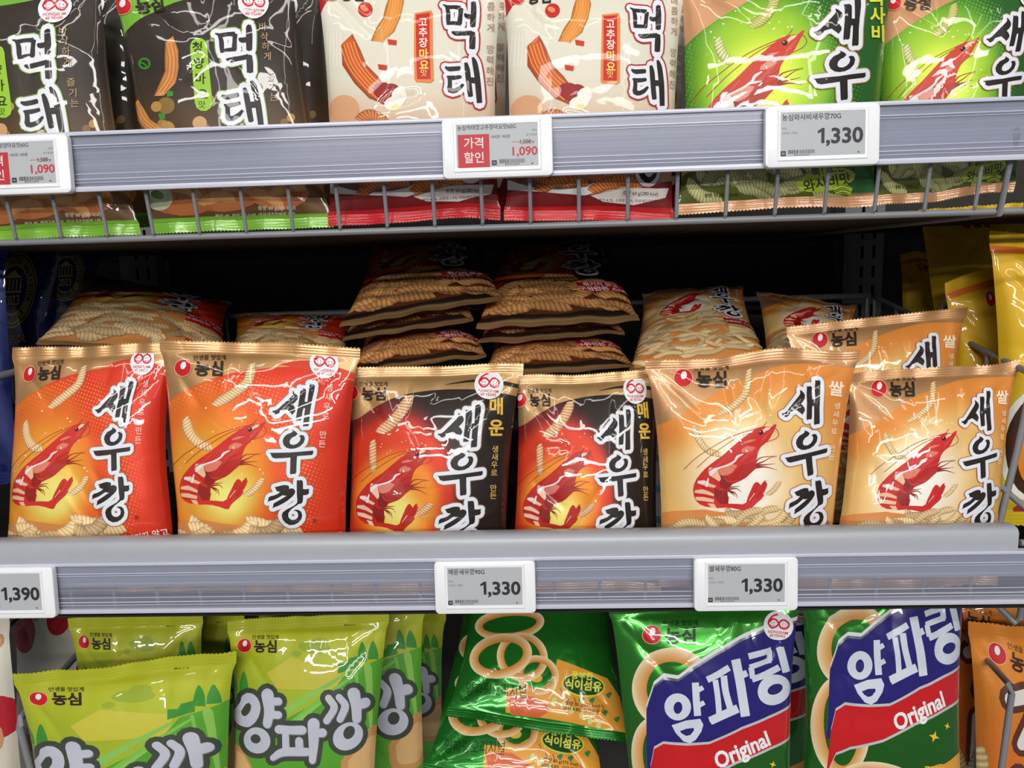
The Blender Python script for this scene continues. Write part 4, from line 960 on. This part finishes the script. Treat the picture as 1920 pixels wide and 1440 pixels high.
fence('grey wire divider beside the white bags of the bottom shelf', (-.45, .2, -.37), [at(165, 1205, .20), at(40, 1345, .055), at(37, 1362, .05), at(58, 1440, .05), at(90, 1560, .05)], [], -.37, .0036,
      brace=[[at(-20, 1208, .10), at(40, 1156, .16), at(120, 1130, .3)]])

# price rails
def price_rail(z, full, label):
    r = empty('price_rail', (0, 0, z), label=label, cat='price rail')
    B0 = (0, 0, z); x1 = X1
    b = MB()
    zb = -.0205 if full else .001
    b.extrude_x([(.005, z+.0225), (.0015, z+.0225), (.0015, z+.014), (.003, z+.0125), (.003, z+zb+.004), (.0012, z+zb+.002), (.0012, z+zb), (.005, z+zb)], X0, x1)
    b.build('backing_strip', M_RAIL, r, B0)
    b = MB(); b.extrude_x([(-.0008, z+.0225), (-.0016, z+.0225), (-.0016, z-.0205), (-.0008, z-.0205)], X0, x1); b.build('clear_cover', M_CLEAR, r, B0)
    for za, zc, yy in ((.0225, .0255, -.0034), (.0145, .0152, -.0022), (.0125, .0129, -.002), (-.0085, -.0080, -.002), (-.0128, -.0121, -.0022), (-.0155, -.0150, -.0022), (-.0225, -.0185, -.0036)):
        b = MB(); b.extrude_x([(.003, z+za), (yy, z+za), (yy-.0005, z+(za+zc)/2), (yy, z+zc), (.003, z+zc)] if abs(za) > .018 else [(-.0012, z+za), (yy, z+za), (yy, z+zc), (-.0012, z+zc)], X0, x1)
        b.build('rib', M_EDGE, r, B0, True)
    return r
price_rail(WZ, True, 'upper price rail with a grey liner along the top shelf edge')
price_rail(0, False, 'lower price rail, see-through at its bottom, along the middle shelf edge')

# uprights with slots
def upright(px0, px1, label):
    xa, xb = at(px0, 480, .56)[0], at(px1, 480, .56)[0]; w = xb-xa
    r = empty('slotted_upright', ((xa+xb)/2, .57, -.3), label=label, cat='shelf post'); B0 = ((xa+xb)/2, .57, -.3)
    b = MB(); y = .545
    b.box((xa, y, -.6), (xa+w*.12, .585, .74)); b.box((xb-w*.12, y, -.6), (xb, .585, .74))
    for f0, f1 in ((.12, .42), (.5, .72), (.80, .88)): b.box((xa+w*f0, y, -.6), (xa+w*f1, y+.003, .74))
    z = -.55
    while z < .72:
        for f0, f1 in ((.42, .5), (.72, .80)): b.box((xa+w*f0, y, z), (xa+w*f1, y+.003, z+.011))
        z += .029
    b.build('channel', M_STEEL, r, B0)
    b = MB(); b.box((xa+w*.12, y+.02, -.6), (xb-w*.12, y+.022, .74)); b.build('slot_shade_plate', M_UNDER, r, B0)  # added dark plate, so the slots read as shaded recesses
upright(1575, 1648, 'dark slotted steel shelf post behind the rice cracker bags')
upright(232, 300, 'dark slotted steel shelf post behind the red prawn bags at left')

# ------------------------------------------------------------------ electronic price tags
def tag_print(kind, title, price, unit=None):
    A = Art([(0, 0), (420, 0), (420, 226), (0, 226)], 1, 1, 0)
    A.bg = lambda x, y, u, v: bgc(np.zeros(x.shape+(3,))+np.array((176, 180, 184)), 0.0)
    k = (34, 34, 40); g = (96, 98, 104); r = (186, 34, 46)
    def rt(s_, xr, y, size, col, bold=0.02, sx=1.0):
        V, T = glyphs(s_, bold); A.text(s_, xr-V[:, 0].max()*size*sx, y, size, col, 0, bold, sx, cut=False)
    if kind == 'sale':
        A.text(title, 6, 27, 29, k, 0, .012, .88, cut=False)
        A.polys([np.array([(8, 52), (170, 52), (170, 226), (8, 226)])], r, cut=False)
        A.text('가격', 89, 96, 62, (222, 214, 214), 0, .012, .95, center=True, cut=False); A.text('할인', 89, 172, 62, (222, 214, 214), 0, .012, .95, center=True, cut=False)
        A.text('10G당 182원', 176, 74, 19, k, 0, .01, cut=False); rt('60G', 414, 44, 15, g, .005); rt('8.7-8.20', 414, 68, 16, g, .005)
        rt('1,500', 384, 108, 29, k, .02, .95); A.polys([np.array([(285, 97), (398, 97), (398, 99.5), (285, 99.5)])], r, cut=False)
        A.polys([np.array([(394, 98), (402, 98), (388, 116)])], r, cut=False); rt(price, 416, 168, 62, r, .022, 1.02); bx, by, bw = 220, 186, 130; bh = 22
    else:
        A.text(title, 6, 38, 36, k, 0, .014, .9, cut=False); A.text(unit, 6, 86, 15, g, cut=False); A.text('10G당 '+{'70G': '190', '90G': '148', '80G': '166'}[unit]+'원', 6, 110, 15, g, cut=False)
        rt(price[1:], 410, 162, 108, k, .03, 1.0); V_, _t = glyphs(price[1:], .03); xl = 410-V_[:, 0].max()*108-6
        A.polys([np.array([(xl-16, 162), (xl-16, 104), (xl-34, 112), (xl-34, 99), (xl-12, 84), (xl, 84), (xl, 162)])], k, cut=False); bx, by, bw = 40, 192, 132; bh = 20
    A.polys([np.array([(bx-40, by+4), (bx-14, by+4), (bx-14, by+30), (bx-40, by+30)])], k, cut=False); A.text('16' if kind == 'sale' else '20', bx-27, by+17, 16, (200, 204, 208), center=True, cut=False)
    R_ = random.Random(11); x = bx; P = []; T = []
    while x < bx+bw:
        w = R_.choice((1.4, 1.4, 2.6, 4)); b_ = len(P); P += [(x, by), (x+w, by), (x+w, by+bh), (x, by+bh)]; T += [(b_, b_+1, b_+2), (b_, b_+2, b_+3)]; x += w+R_.choice((1.6, 2.4, 3.4))
    A.mesh(np.array(P), T, k); A.text('8801043 036078', bx+bw/2, by+bh+6, 11, k, center=True, cut=False)
    A.text('★', 388, 212, 16, k, center=True, cut=False)
    return A.finish()
def price_tag(x, z, tilt, art, label):
    y0 = -.0085
    r = empty('price_tag', (x, 0, z), label=label, cat='price tag', group='electronic price tags on the shelf rails')
    r.rotation_euler = (-tilt, 0, 0)
    b = MB(); b.rounded(.0887, .0475, -.0095, -.0038, .0042, .0014); b.build('case', M_WHITE, r, smooth=True)
    sw, sh, oz = .0654, .0338, .0012
    # raised bezel ring round the display
    f = MB(); t = .0016; Y = -.0103
    o = [(-sw/2-t, sh/2+t), (sw/2+t, sh/2+t), (sw/2+t, -sh/2-t*1.6), (-sw/2-t, -sh/2-t*1.6)]; i_ = [(-sw/2, sh/2), (sw/2, sh/2), (sw/2, -sh/2), (-sw/2, -sh/2)]
    V = [(a, -.0095, c_+oz) for a, c_ in [(p[0]*1.03, p[1]*1.05) for p in o]]+[(a, Y, c_+oz) for a, c_ in o]+[(a, Y+.0002, c_+oz) for a, c_ in i_]+[(a, -.0096, c_+oz) for a, c_ in i_]
    F = []
    for k in range(3):
        for j in range(4):
            l = (j+1) % 4; F.append((k*4+j, k*4+l, (k+1)*4+l, (k+1)*4+j))
    f.add(V, F); f.build('bezel', M_WHITE, r)
    q = lambda G: np.stack([(G[:, 0]-.5)*sw, np.full(len(G), -.0098), (.5-G[:, 1])*sh+oz], 1)
    Gb = np.array([(0, 0), (1, 0), (1, 1), (0, 1)], float); Vb = q(Gb); Va = q(art.G); Va[:, 1] -= art.O*.6
    V = np.vstack([Vb, Va]); T = np.vstack([[(0, 3, 2), (0, 2, 1)], art.T+4]); K = np.vstack([np.tile(art.base[0, 0], (4, 1)), art.K])
    mesh_obj('display', V, T.astype(int), INK, r, cols=K, label='grey display with black print')
W0 = WZ
T_sale1 = tag_print('sale', '농심먹태깡청양마요맛60G', '1,090'); T_sale2 = tag_print('sale', '농심먹태깡고추장마요맛60G', '1,090')
price_tag(-.3728, WZ-.0005, .054, T_sale1, 'price tag with red discount box cut by the left edge of the upper rail')
price_tag(.0227, WZ, .054, T_sale2, 'price tag with red discount box at the middle of the upper rail')
price_tag(.2787, WZ, .054, tag_print('n', '농심와사비새우깡70G', '1,330', '70G'), 'price tag reading 1,330 on the upper rail under the green prawn bag')
price_tag(-.4313, 0, .067, tag_print('n', '새우깡90G', '1,390', '90G'), 'price tag reading 1,390 cut by the left edge of the lower rail')
price_tag(0, 0, .067, tag_print('n', '매운새우깡90G', '1,330', '90G'), 'price tag reading 1,330 for 90G on the lower rail under the black bags')
price_tag(.2257, 0, .067, tag_print('n', '쌀새우깡80G', '1,330', '80G'), 'price tag reading 1,330 for 80G on the lower rail under the pale orange bags')

# ------------------------------------------------------------------ bags
def smooth_noise(seed, X, Y, sc):
    R_ = np.random.RandomState(seed); n = 48; g = R_.rand(n, n)*2-1
    x, y = X*sc+seed*.37, Y*sc+seed*.71; xi, yi = np.floor(x).astype(int), np.floor(y).astype(int); fx, fy = x-xi, y-yi
    fx, fy = fx*fx*(3-2*fx), fy*fy*(3-2*fy)
    q = lambda a, b_: g[b_ % n, a % n]
    return q(xi, yi)*(1-fx)*(1-fy)+q(xi+1, yi)*fx*(1-fy)+q(xi, yi+1)*(1-fx)*fy+q(xi+1, yi+1)*fx*fy

def bag(A, quad, label, group, seed, bulge=.022, material=None, wave=.0022, crease=1.0, pinch=PINCH, back=.55, fold=0.0):
    material = material or FILM
    TL, TR, BR, BL = [at(*q) for q in quad]
    Nu, Nv, S = A.Nu, A.Nv, A.seal; R_ = np.random.RandomState(seed)
    us, vs = np.meshgrid(np.arange(Nu+1)/Nu, np.arange(Nv+1)/Nv); s0 = S/Nv
    W = (np.linalg.norm(TR-TL)+np.linalg.norm(BR-BL))/2; H = (np.linalg.norm(BL-TL)+np.linalg.norm(BR-TR))/2
    n = quad_normal([TL, TR, BR, BL])
    def lerp(u, v):
        u = u[..., None]; v = v[..., None]
        return (1-u)*(1-v)*TL+u*(1-v)*TR+u*v*BR+(1-u)*v*BL
    M_ = face_flat([TL, TR, BR, BL], us, vs, pinch, s0)
    dt, db = np.abs(vs)*H, np.abs(1-vs)*H
    w1 = sum(R_.uniform(.4, 1)*np.sin(2*np.pi*(us*k+R_.rand())) for k in (1, 2, 3.5, 6))/2
    w2 = sum(R_.uniform(.4, 1)*np.sin(2*np.pi*(us*k+R_.rand())) for k in (1, 2.5, 4))/2
    wv = wave*(w1*np.exp(-dt/.022)+w2*np.exp(-db/.022))
    upv = (TL-BL)/np.linalg.norm(TL-BL); rgt = (TR-TL)/np.linalg.norm(TR-TL); uw = np.linspace(0, 1, 60)
    e1 = np.interp(us, uw, smooth_noise(seed+3, uw*3.1, uw*0, 1.0))*.004; e2 = np.interp(us, uw, smooth_noise(seed+4, uw*2.7, uw*0+.5, 1.0))*.003
    M_ = M_+wv[..., None]*n+(e1*np.exp(-dt/.03)+e2*np.exp(-db/.03))[..., None]*upv
    M_ = M_+(np.interp(vs, uw, smooth_noise(seed+6, uw*2.3, uw*0, 1.0))*.0028*np.clip(1-2*us, 0, 1)+np.interp(vs, uw, smooth_noise(seed+7, uw*2.3, uw*0, 1.0))*.0028*np.clip(2*us-1, 0, 1))[..., None]*rgt*(np.sin(np.pi*np.clip(vs, 0, 1))[..., None])
    e, f = face_bulge(us, vs, s0)
    h = bulge*e*f
    X, Y = us*W, vs*H; c = np.zeros_like(us)
    def crease_(p, q, a, w):
        d = np.array(q)-np.array(p); L = np.hypot(*d)+1e-9; d = d/L
        t = ((X-p[0])*d[0]+(Y-p[1])*d[1])/L; dist = np.abs((X-p[0])*-d[1]+(Y-p[1])*d[0])
        tap = np.clip(1-np.abs(2*t-1)**2, 0, 1)*(t > 0)*(t < 1)
        return a*tap*np.exp(-dist/w)
    for i in range(9):   # gathers running from the seals
        x = R_.uniform(.05, .95)*W; l = R_.uniform(.02, .075); a = R_.uniform(-.0022, .0016)
        y0 = s0*H; c += crease_((x, y0-l*.6), (x+R_.uniform(-.02, .02), y0+l), a, R_.uniform(.002, .0045))
        x = R_.uniform(.05, .95)*W; c += crease_((x, H-y0+l*.6), (x+R_.uniform(-.02, .02), H-y0-l), a, R_.uniform(.002, .0045))
    for i in range(11):  # long creases across the face
        p = (R_.uniform(0, W), R_.uniform(.05, .95)*H); a = R_.uniform(0, math.pi); l = R_.uniform(.03, .12)
        c += crease_(p, (p[0]+l*math.cos(a), p[1]+l*math.sin(a)), R_.uniform(-.0022, .0016), R_.uniform(.003, .007))
    for k in (0, 1):      # corner tension
        for j in (0, 1):
            p = (k*W, s0*H if j == 0 else H-s0*H); q = (W*(.5+(k-.5)*R_.uniform(.1, .5)), H*(.3 if j == 0 else .7))
            c += crease_((p[0]*1.0, p[1]), q, -.0026*crease, .006)
    lo = smooth_noise(seed, X, Y, 16)*.0022+(np.abs(smooth_noise(seed+5, X, Y, 24))-.4)*.0016
    en = np.clip(np.minimum(e, f)*1.6, 0, 1)
    Pf = M_+n*(h+(c*crease+lo)*en)[..., None]
    Pb = M_-n*(h*back+lo*en*.6)[..., None]
    gu = np.gradient(Pf, axis=1); gv = np.gradient(Pf, axis=0); N = np.cross(gv, gu); N /= np.linalg.norm(N, axis=2)[..., None]+1e-12
    idx = np.arange((Nv+1)*(Nu+1)).reshape(Nv+1, Nu+1)
    def tris(I):
        a, b_, c_, d = I[:-1, :-1].ravel(), I[:-1, 1:].ravel(), I[1:, 1:].ravel(), I[1:, :-1].ravel()
        return np.vstack([np.stack([a, d, c_], 1), np.stack([a, c_, b_], 1)])
    sl = slice(S, Nv+1-S)
    # art points on the face
    G = A.G; gi, gj = A.ci, A.cj; fx, fy = (G[:, 0]-gi)[:, None], (G[:, 1]-gj)[:, None]; rt_ = A.right[:, None]
    def bl(Q):
        a_, c_ = Q[gj, gi], Q[gj+1, gi+1]; k_ = np.where(rt_, Q[gj, gi+1], Q[gj+1, gi])
        return np.where(rt_, a_+fx*(k_-a_)+fy*(c_-k_), a_+fy*(k_-a_)+fx*(c_-k_))
    Na = bl(N); Pa = bl(Pf)+Na*A.O[:, None]; Na = Na/np.linalg.norm(Na, axis=1)[:, None]
    I1 = idx[sl]; V0 = Pf.reshape(-1, 3); k0 = len(V0)
    ub = np.unique(np.r_[np.arange(0, Nu+1, 2), Nu]); vb = np.unique(np.r_[np.arange(S, Nv+1-S, 2), Nv-S])
    Vb = Pb[np.ix_(vb, ub)]; gub = np.gradient(Vb, axis=1); gvb = np.gradient(Vb, axis=0); Nb = np.cross(gub, gvb); Nb /= np.linalg.norm(Nb, axis=2)[..., None]+1e-12
    Ib = np.arange(Vb.shape[0]*Vb.shape[1]).reshape(Vb.shape[:2])
    V = np.vstack([V0, Pa, Vb.reshape(-1, 3)]); NN = np.vstack([N.reshape(-1, 3), Na, Nb.reshape(-1, 3)])
    K = np.vstack([A.base.reshape(-1, 4), A.K, np.tile(A.base[Nv//2, 0], (Ib.size, 1))])
    T = np.vstack([tris(I1), A.T+k0, tris(Ib)[:, ::-1]+k0+len(Pa)])
    used = np.unique(T); rm = np.zeros(len(V), int); rm[used] = np.arange(len(used))
    root_loc = np.array([(BL[0]+BR[0])/2, max(BL[1], BR[1]), min(BL[2], BR[2])])
    r = empty('snack_bag', root_loc, label=label, cat='snack bag', group=group)
    mesh_obj('pouch', V[used], rm[T], material, r, root_loc, cols=K[used], nrm=NN[used])
    # crimped seals
    for name, v0, v1, row in (('top_seal', s0, 0.0, 0), ('bottom_seal', 1-s0, 1.0, Nv)):
        nr = 11; nu = Nu*2; uu, tt = np.meshgrid(np.arange(nu+1)/nu, np.arange(nr)/(nr-1))
        vq = v0+(v1-v0)*tt; zig = (np.arange(nu+1) % 2)*.0011/H; vq[-1] += np.sign(v1-v0)*zig
        dq = (vq if row == 0 else 1-vq)*H
        wq = np.array([np.interp(uu[0], us[0], (w1 if row == 0 else w2)[0])]*nr)*wave*np.exp(-np.abs(dq)/.022)
        ee = np.interp(uu, us[0], (e1 if row == 0 else e2)[0])*np.exp(-np.abs(dq)/.03)
        q = lerp(uu, vq)+ee[..., None]*upv+(wq+.00035*np.cos(tt*2*math.pi*4)*np.sin(np.pi*tt)**.3)[..., None]*n
        g1 = np.gradient(q, axis=1); g0 = np.gradient(q, axis=0); nn = np.cross(g0, g1)*(1 if row else -1); nn /= np.linalg.norm(nn, axis=2)[..., None]+1e-12
        c0 = np.stack([np.interp(uu[0], us[0], A.base[row, :, k_]) for k_ in range(4)], 1); kq = np.tile(c0, (nr, 1))
        Iq = np.arange(nr*(nu+1)).reshape(nr, nu+1); Tq = tris(Iq); Tq = Tq if row else Tq[:, ::-1]
        mesh_obj(name, q.reshape(-1, 3), Tq, material, r, root_loc, cols=kq, nrm=nn.reshape(-1, 3))
    return r

D_RED = design_prawn_red(); D_SPICY = design_prawn_spicy(); D_RICE = design_prawn_rice()
L_RED = design_prawn_red(True); L_SPICY = design_prawn_spicy(True); L_RICE = design_prawn_rice(True); D_REAR = design_ring_rear(); D_WAS = design_prawn_wasabi()
D_MD = design_mayo('dark'); D_MR = design_mayo('red'); D_RING = design_onion_ring(); D_KK = design_onion_kkang()
D_YEL = design_plain(Q3, (222, 176, 30), (212, 184, 28), x_yellow); D_ORA = design_plain(Q3, (222, 134, 40), (214, 100, 34), x_orange)
D_BLUE = design_plain(Q3, (26, 40, 96), (22, 30, 90), x_blue, .3); D_WHITE = design_plain(Q3, (214, 210, 196), (206, 196, 180), x_white)
D_PALE = design_plain(Q3, (206, 220, 230), (200, 216, 230), x_paleblue)

# --- top shelf
G1 = 'bags standing on the top shelf'
bag(D_MD, [(-178, -32, .06), (188, -58, .06), (262, 438, .035), (-62, 450, .035)], 'black and green bag cut by the left edge on the top shelf', G1, 11, .022)
bag(D_MD, [(198, -58, .06), (550, -64, .06), (628, 428, .035), (286, 440, .035)], 'black and green bag left of the cream bags on the top shelf', G1, 12, .022)
bag(D_MD, [(-120, -40, .13), (250, -62, .13), (300, 425, .11), (-10, 435, .11)], 'black bag mostly hidden behind the leftmost bag of the top shelf', G1, 13, .02)
bag(D_MD, [(270, -50, .13), (606, -58, .13), (650, 408, .11), (330, 420, .11)], 'black bag peeking out behind the second black bag and the first cream bag', G1, 14, .02)
bag(D_MR, [(588, -55, .055), (948, -58, .055), (938, 408, .035), (616, 420, .035)], 'cream bag with a red spicy stick, left one of the two on the top shelf', G1, 15, .022, MATTE)
bag(D_MR, [(940, -45, .055), (1290, -50, .055), (1262, 415, .03), (945, 412, .03)], 'cream bag with a red spicy stick, right one, beside the green prawn bag', G1, 16, .022, MATTE)
bag(D_MR, [(600, -50, .14), (965, -58, .14), (955, 395, .12), (610, 400, .12)], 'cream and red bag hidden behind the left cream bag', G1, 17, .02, MATTE)
bag(D_MR, [(980, -50, .14), (1300, -50, .14), (1280, 390, .12), (985, 395, .12)], 'cream and red bag hidden behind the right cream bag', G1, 18, .02, MATTE)
bag(D_WAS, [(1270, -72, .055), (1690, -85, .055), (1642, 384, .035), (1268, 402, .035)], 'green prawn bag on the top shelf right above the 1,330 tag', G1, 19, .024)
bag(D_WAS, [(1622, -38, .075), (2000, -52, .06), (1900, 362, .04), (1640, 384, .05)], 'green prawn bag at the right end of the top shelf', G1, 20, .024)
bag(D_WAS, [(1300, -60, .135), (1700, -70, .135), (1660, 368, .11), (1270, 385, .11)], 'green prawn bag hidden behind the left green prawn bag', G1, 21, .02)

# --- middle shelf, front row
G2 = 'bags standing at the front of the middle shelf'
bag(D_RED, [(24, 652, .085), (322, 640, .085), (334, 1106, .045), (2, 1108, .045)], 'red and orange prawn bag at the far left of the middle shelf front row', G2, 31, .024)
bag(D_RED, [(298, 632, .07), (676, 652, .07), (655, 1108, .04), (328, 1108, .04)], 'red and orange prawn bag standing right beside the black prawn bags', G2, 32, .024)
bag(D_SPICY, [(648, 690, .085), (982, 682, .085), (952, 1108, .045), (645, 1108, .045)], 'black and red prawn bag next to the red bags in the front row', G2, 33, .024)
bag(D_SPICY, [(968, 705, .095), (1240, 692, .095), (1240, 1108, .05), (952, 1106, .05)], 'black and red prawn bag next to the pale orange bags in the front row', G2, 34, .023)
bag(D_RICE, [(1208, 674, .07), (1612, 652, .07), (1558, 1100, .04), (1236, 1100, .04)], 'pale orange prawn bag next to the black prawn bags in the front row', G2, 35, .024)
bag(D_RICE, [(1590, 702, .09), (1914, 674, .09), (1868, 1098, .045), (1550, 1100, .045)], 'pale orange prawn bag at the right end of the front row', G2, 36, .024)
# --- middle shelf, behind
G3 = 'bags lying and leaning behind the front row of the middle shelf'
bag(D_RICE, [(1475, 612, .17), (1814, 575, .17), (1782, 960, .135), (1500, 985, .135)], 'pale orange prawn bag leaning behind the two front pale orange bags', G3, 37, .02)
bag(L_RICE, [(1205, 548, .36), (1392, 535, .36), (1440, 672, .19), (1178, 700, .19)], 'pale orange prawn bag lying on its back beside the black stack', G3, 38, .02)
bag(L_RICE, [(1418, 548, .38), (1606, 572, .38), (1600, 720, .25), (1440, 712, .25)], 'pale orange bag lying in shade by the rear wire fence', G3, 39, .02)
bag(L_RED, [(160, 512, .40), (434, 566, .40), (425, 668, .19), (66, 642, .17)], 'red prawn bag lying on its back behind the two front red bags', G3, 40, .022)
bag(L_RED, [(440, 590, .40), (660, 590, .40), (650, 668, .27), (430, 664, .27)], 'red prawn bag lying flat in shade left of the black stacks', G3, 41, .015)
G4 = 'black prawn bags lying in two stacks'
bag(L_SPICY, [(705, 450, .38), (905, 440, .38), (943, 562, .19), (636, 612, .19)], 'black prawn bag lying on top of the left stack', G4, 42, .019)
bag(L_SPICY, [(700, 510, .41), (885, 500, .41), (888, 602, .20), (640, 640, .20)], 'black prawn bag in the middle of the left stack', G4, 43, .015)
bag(L_SPICY, [(690, 600, .40), (900, 585, .40), (912, 668, .18), (655, 702, .18)], 'black prawn bag at the bottom of the left stack', G4, 44, .018)
bag(L_SPICY, [(930, 455, .40), (1140, 440, .40), (1200, 603, .19), (892, 616, .19)], 'black prawn bag lying on top of the right stack', G4, 45, .019)
bag(L_SPICY, [(935, 520, .41), (1140, 510, .41), (1172, 628, .20), (895, 644, .20)], 'black prawn bag in the middle of the right stack', G4, 46, .015)
bag(L_SPICY, [(925, 600, .40), (1140, 590, .40), (1190, 690, .17), (905, 704, .17)], 'black prawn bag at the bottom of the right stack', G4, 47, .018)
bag(D_PALE, [(1120, 720, .13), (1252, 712, .13), (1250, 1090, .11), (1120, 1090, .11)], 'pale blue bag peeking out between a black and a pale orange bag', G3, 48, .012)
# --- right and left neighbours on the middle shelf
G5 = 'yellow bags at the right edge'
bag(D_YEL, [(1855, 432, .13), (2120, 440, .13), (2130, 990, .10), (1862, 985, .10)], 'yellow bag with orange top, nearest of the yellow bags', G5, 51, .024, MATTE)
bag(D_YEL, [(1772, 530, .20), (1965, 470, .20), (2000, 960, .17), (1790, 960, .17)], 'yellow bag with folded corner behind the nearest yellow bag', G5, 52, .022, MATTE)
bag(D_YEL, [(1722, 398, .33), (1935, 384, .33), (1930, 690, .27), (1765, 700, .27)], 'dim yellow bag high up under the top shelf at right', G5, 53, .02, MATTE)
bag(D_YEL, [(1688, 478, .42), (1775, 470, .42), (1800, 720, .38), (1700, 720, .38)], 'small looking dim yellow bag deepest in the shelf at right', G5, 54, .015, MATTE)
G6 = 'dark blue bags at the left edge'
bag(D_BLUE, [(-215, 462, .16), (12, 462, .16), (40, 900, .13), (-190, 920, .13)], 'dark blue bag with gold badge cut by the left edge', G6, 55, .015)
bag(D_BLUE, [(-30, 452, .29), (112, 448, .29), (112, 800, .27), (-20, 810, .27)], 'dark blue bag with gold badge behind the red prawn bags', G6, 56, .02)
bag(D_BLUE, [(70, 452, .44), (190, 450, .44), (190, 700, .42), (80, 700, .42)], 'dark blue bag deepest in the shade at left', G6, 57, .012)

# --- bottom shelf
G7 = 'bags on the bottom shelf'
bag(D_KK, [(24, 1266, .055), (444, 1224, .055), (432, 1700, .03), (100, 1720, .03)], 'lime green bag nearest the camera at the bottom left', G7, 61, .026)
bag(D_KK, [(428, 1162, .085), (730, 1147, .085), (710, 1620, .05), (420, 1640, .05)], 'lime green bag second in the row with grey lettering in full view', G7, 62, .024)
bag(D_KK, [(480, 1130, .15), (796, 1128, .15), (806, 1590, .12), (520, 1600, .12)], 'lime green bag half hidden behind the second lime green bag', G7, 63, .02)
bag(D_KK, [(128, 1160, .14), (380, 1152, .15), (400, 1590, .12), (170, 1590, .12)], 'lime green bag standing behind the nearest lime green bag', G7, 64, .02)
bag(D_KK, [(270, 1166, .20), (458, 1142, .20), (452, 1590, .18), (285, 1600, .18)], 'lime green bag wedged behind the two nearest lime green bags', G7, 65, .02)
bag(D_KK, [(600, 1150, .27), (836, 1150, .27), (838, 1500, .25), (610, 1500, .25)], 'dim green bag deepest between lime green and ring bags', G7, 66, .015)
bag(D_KK, [(150, 1132, .30), (330, 1122, .30), (330, 1400, .28), (170, 1400, .28)], 'dim green bag deep under the rail at left', G7, 67, .015)
bag(D_REAR, [(895, 1010, .25), (1135, 1010, .25), (1182, 1396, .085), (836, 1342, .085)], 'shiny green ring snack bag lying on top of the pile', G7, 68, .02, FOIL)
bag(D_REAR, [(870, 1120, .26), (1105, 1120, .26), (1140, 1508, .08), (792, 1446, .08)], 'shiny green ring snack bag lying second in the pile', G7, 69, .02, FOIL)
bag(D_RING, [(1140, 1128, .07), (1502, 1118, .07), (1482, 1625, .04), (1188, 1640, .04)], 'shiny green bag with blue band under the 80G price tag', G7, 70, .024, FOIL)
bag(D_RING, [(1498, 1050, .075), (1812, 1035, .075), (1806, 1560, .045), (1494, 1575, .045)], 'shiny green bag with blue band beside the orange bags', G7, 71, .024, FOIL)
bag(D_RING, [(1150, 1110, .15), (1540, 1100, .15), (1520, 1560, .12), (1180, 1570, .12)], 'shiny green bag hidden behind the ring bag under the 80G tag', G7, 72, .018, FOIL)
bag(D_ORA, [(1815, 1160, .15), (2080, 1190, .15), (2060, 1640, .12), (1828, 1640, .12)], 'orange bag nearest at the bottom right corner', G7, 73, .02)
bag(D_ORA, [(1745, 1105, .24), (1965, 1100, .24), (1960, 1500, .22), (1770, 1500, .22)], 'orange bag behind the nearest orange bag', G7, 74, .018)
bag(D_WHITE, [(-215, 1150, .10), (16, 1150, .10), (72, 1620, .07), (-160, 1640, .07)], 'white bag with red fruit pictures cut by the left edge', G7, 75, .018, MATTE)
bag(D_WHITE, [(20, 1112, .24), (205, 1104, .24), (200, 1480, .21), (30, 1480, .21)], 'white bag with red fruit pictures behind the lime green bags', G7, 76, .018, MATTE)
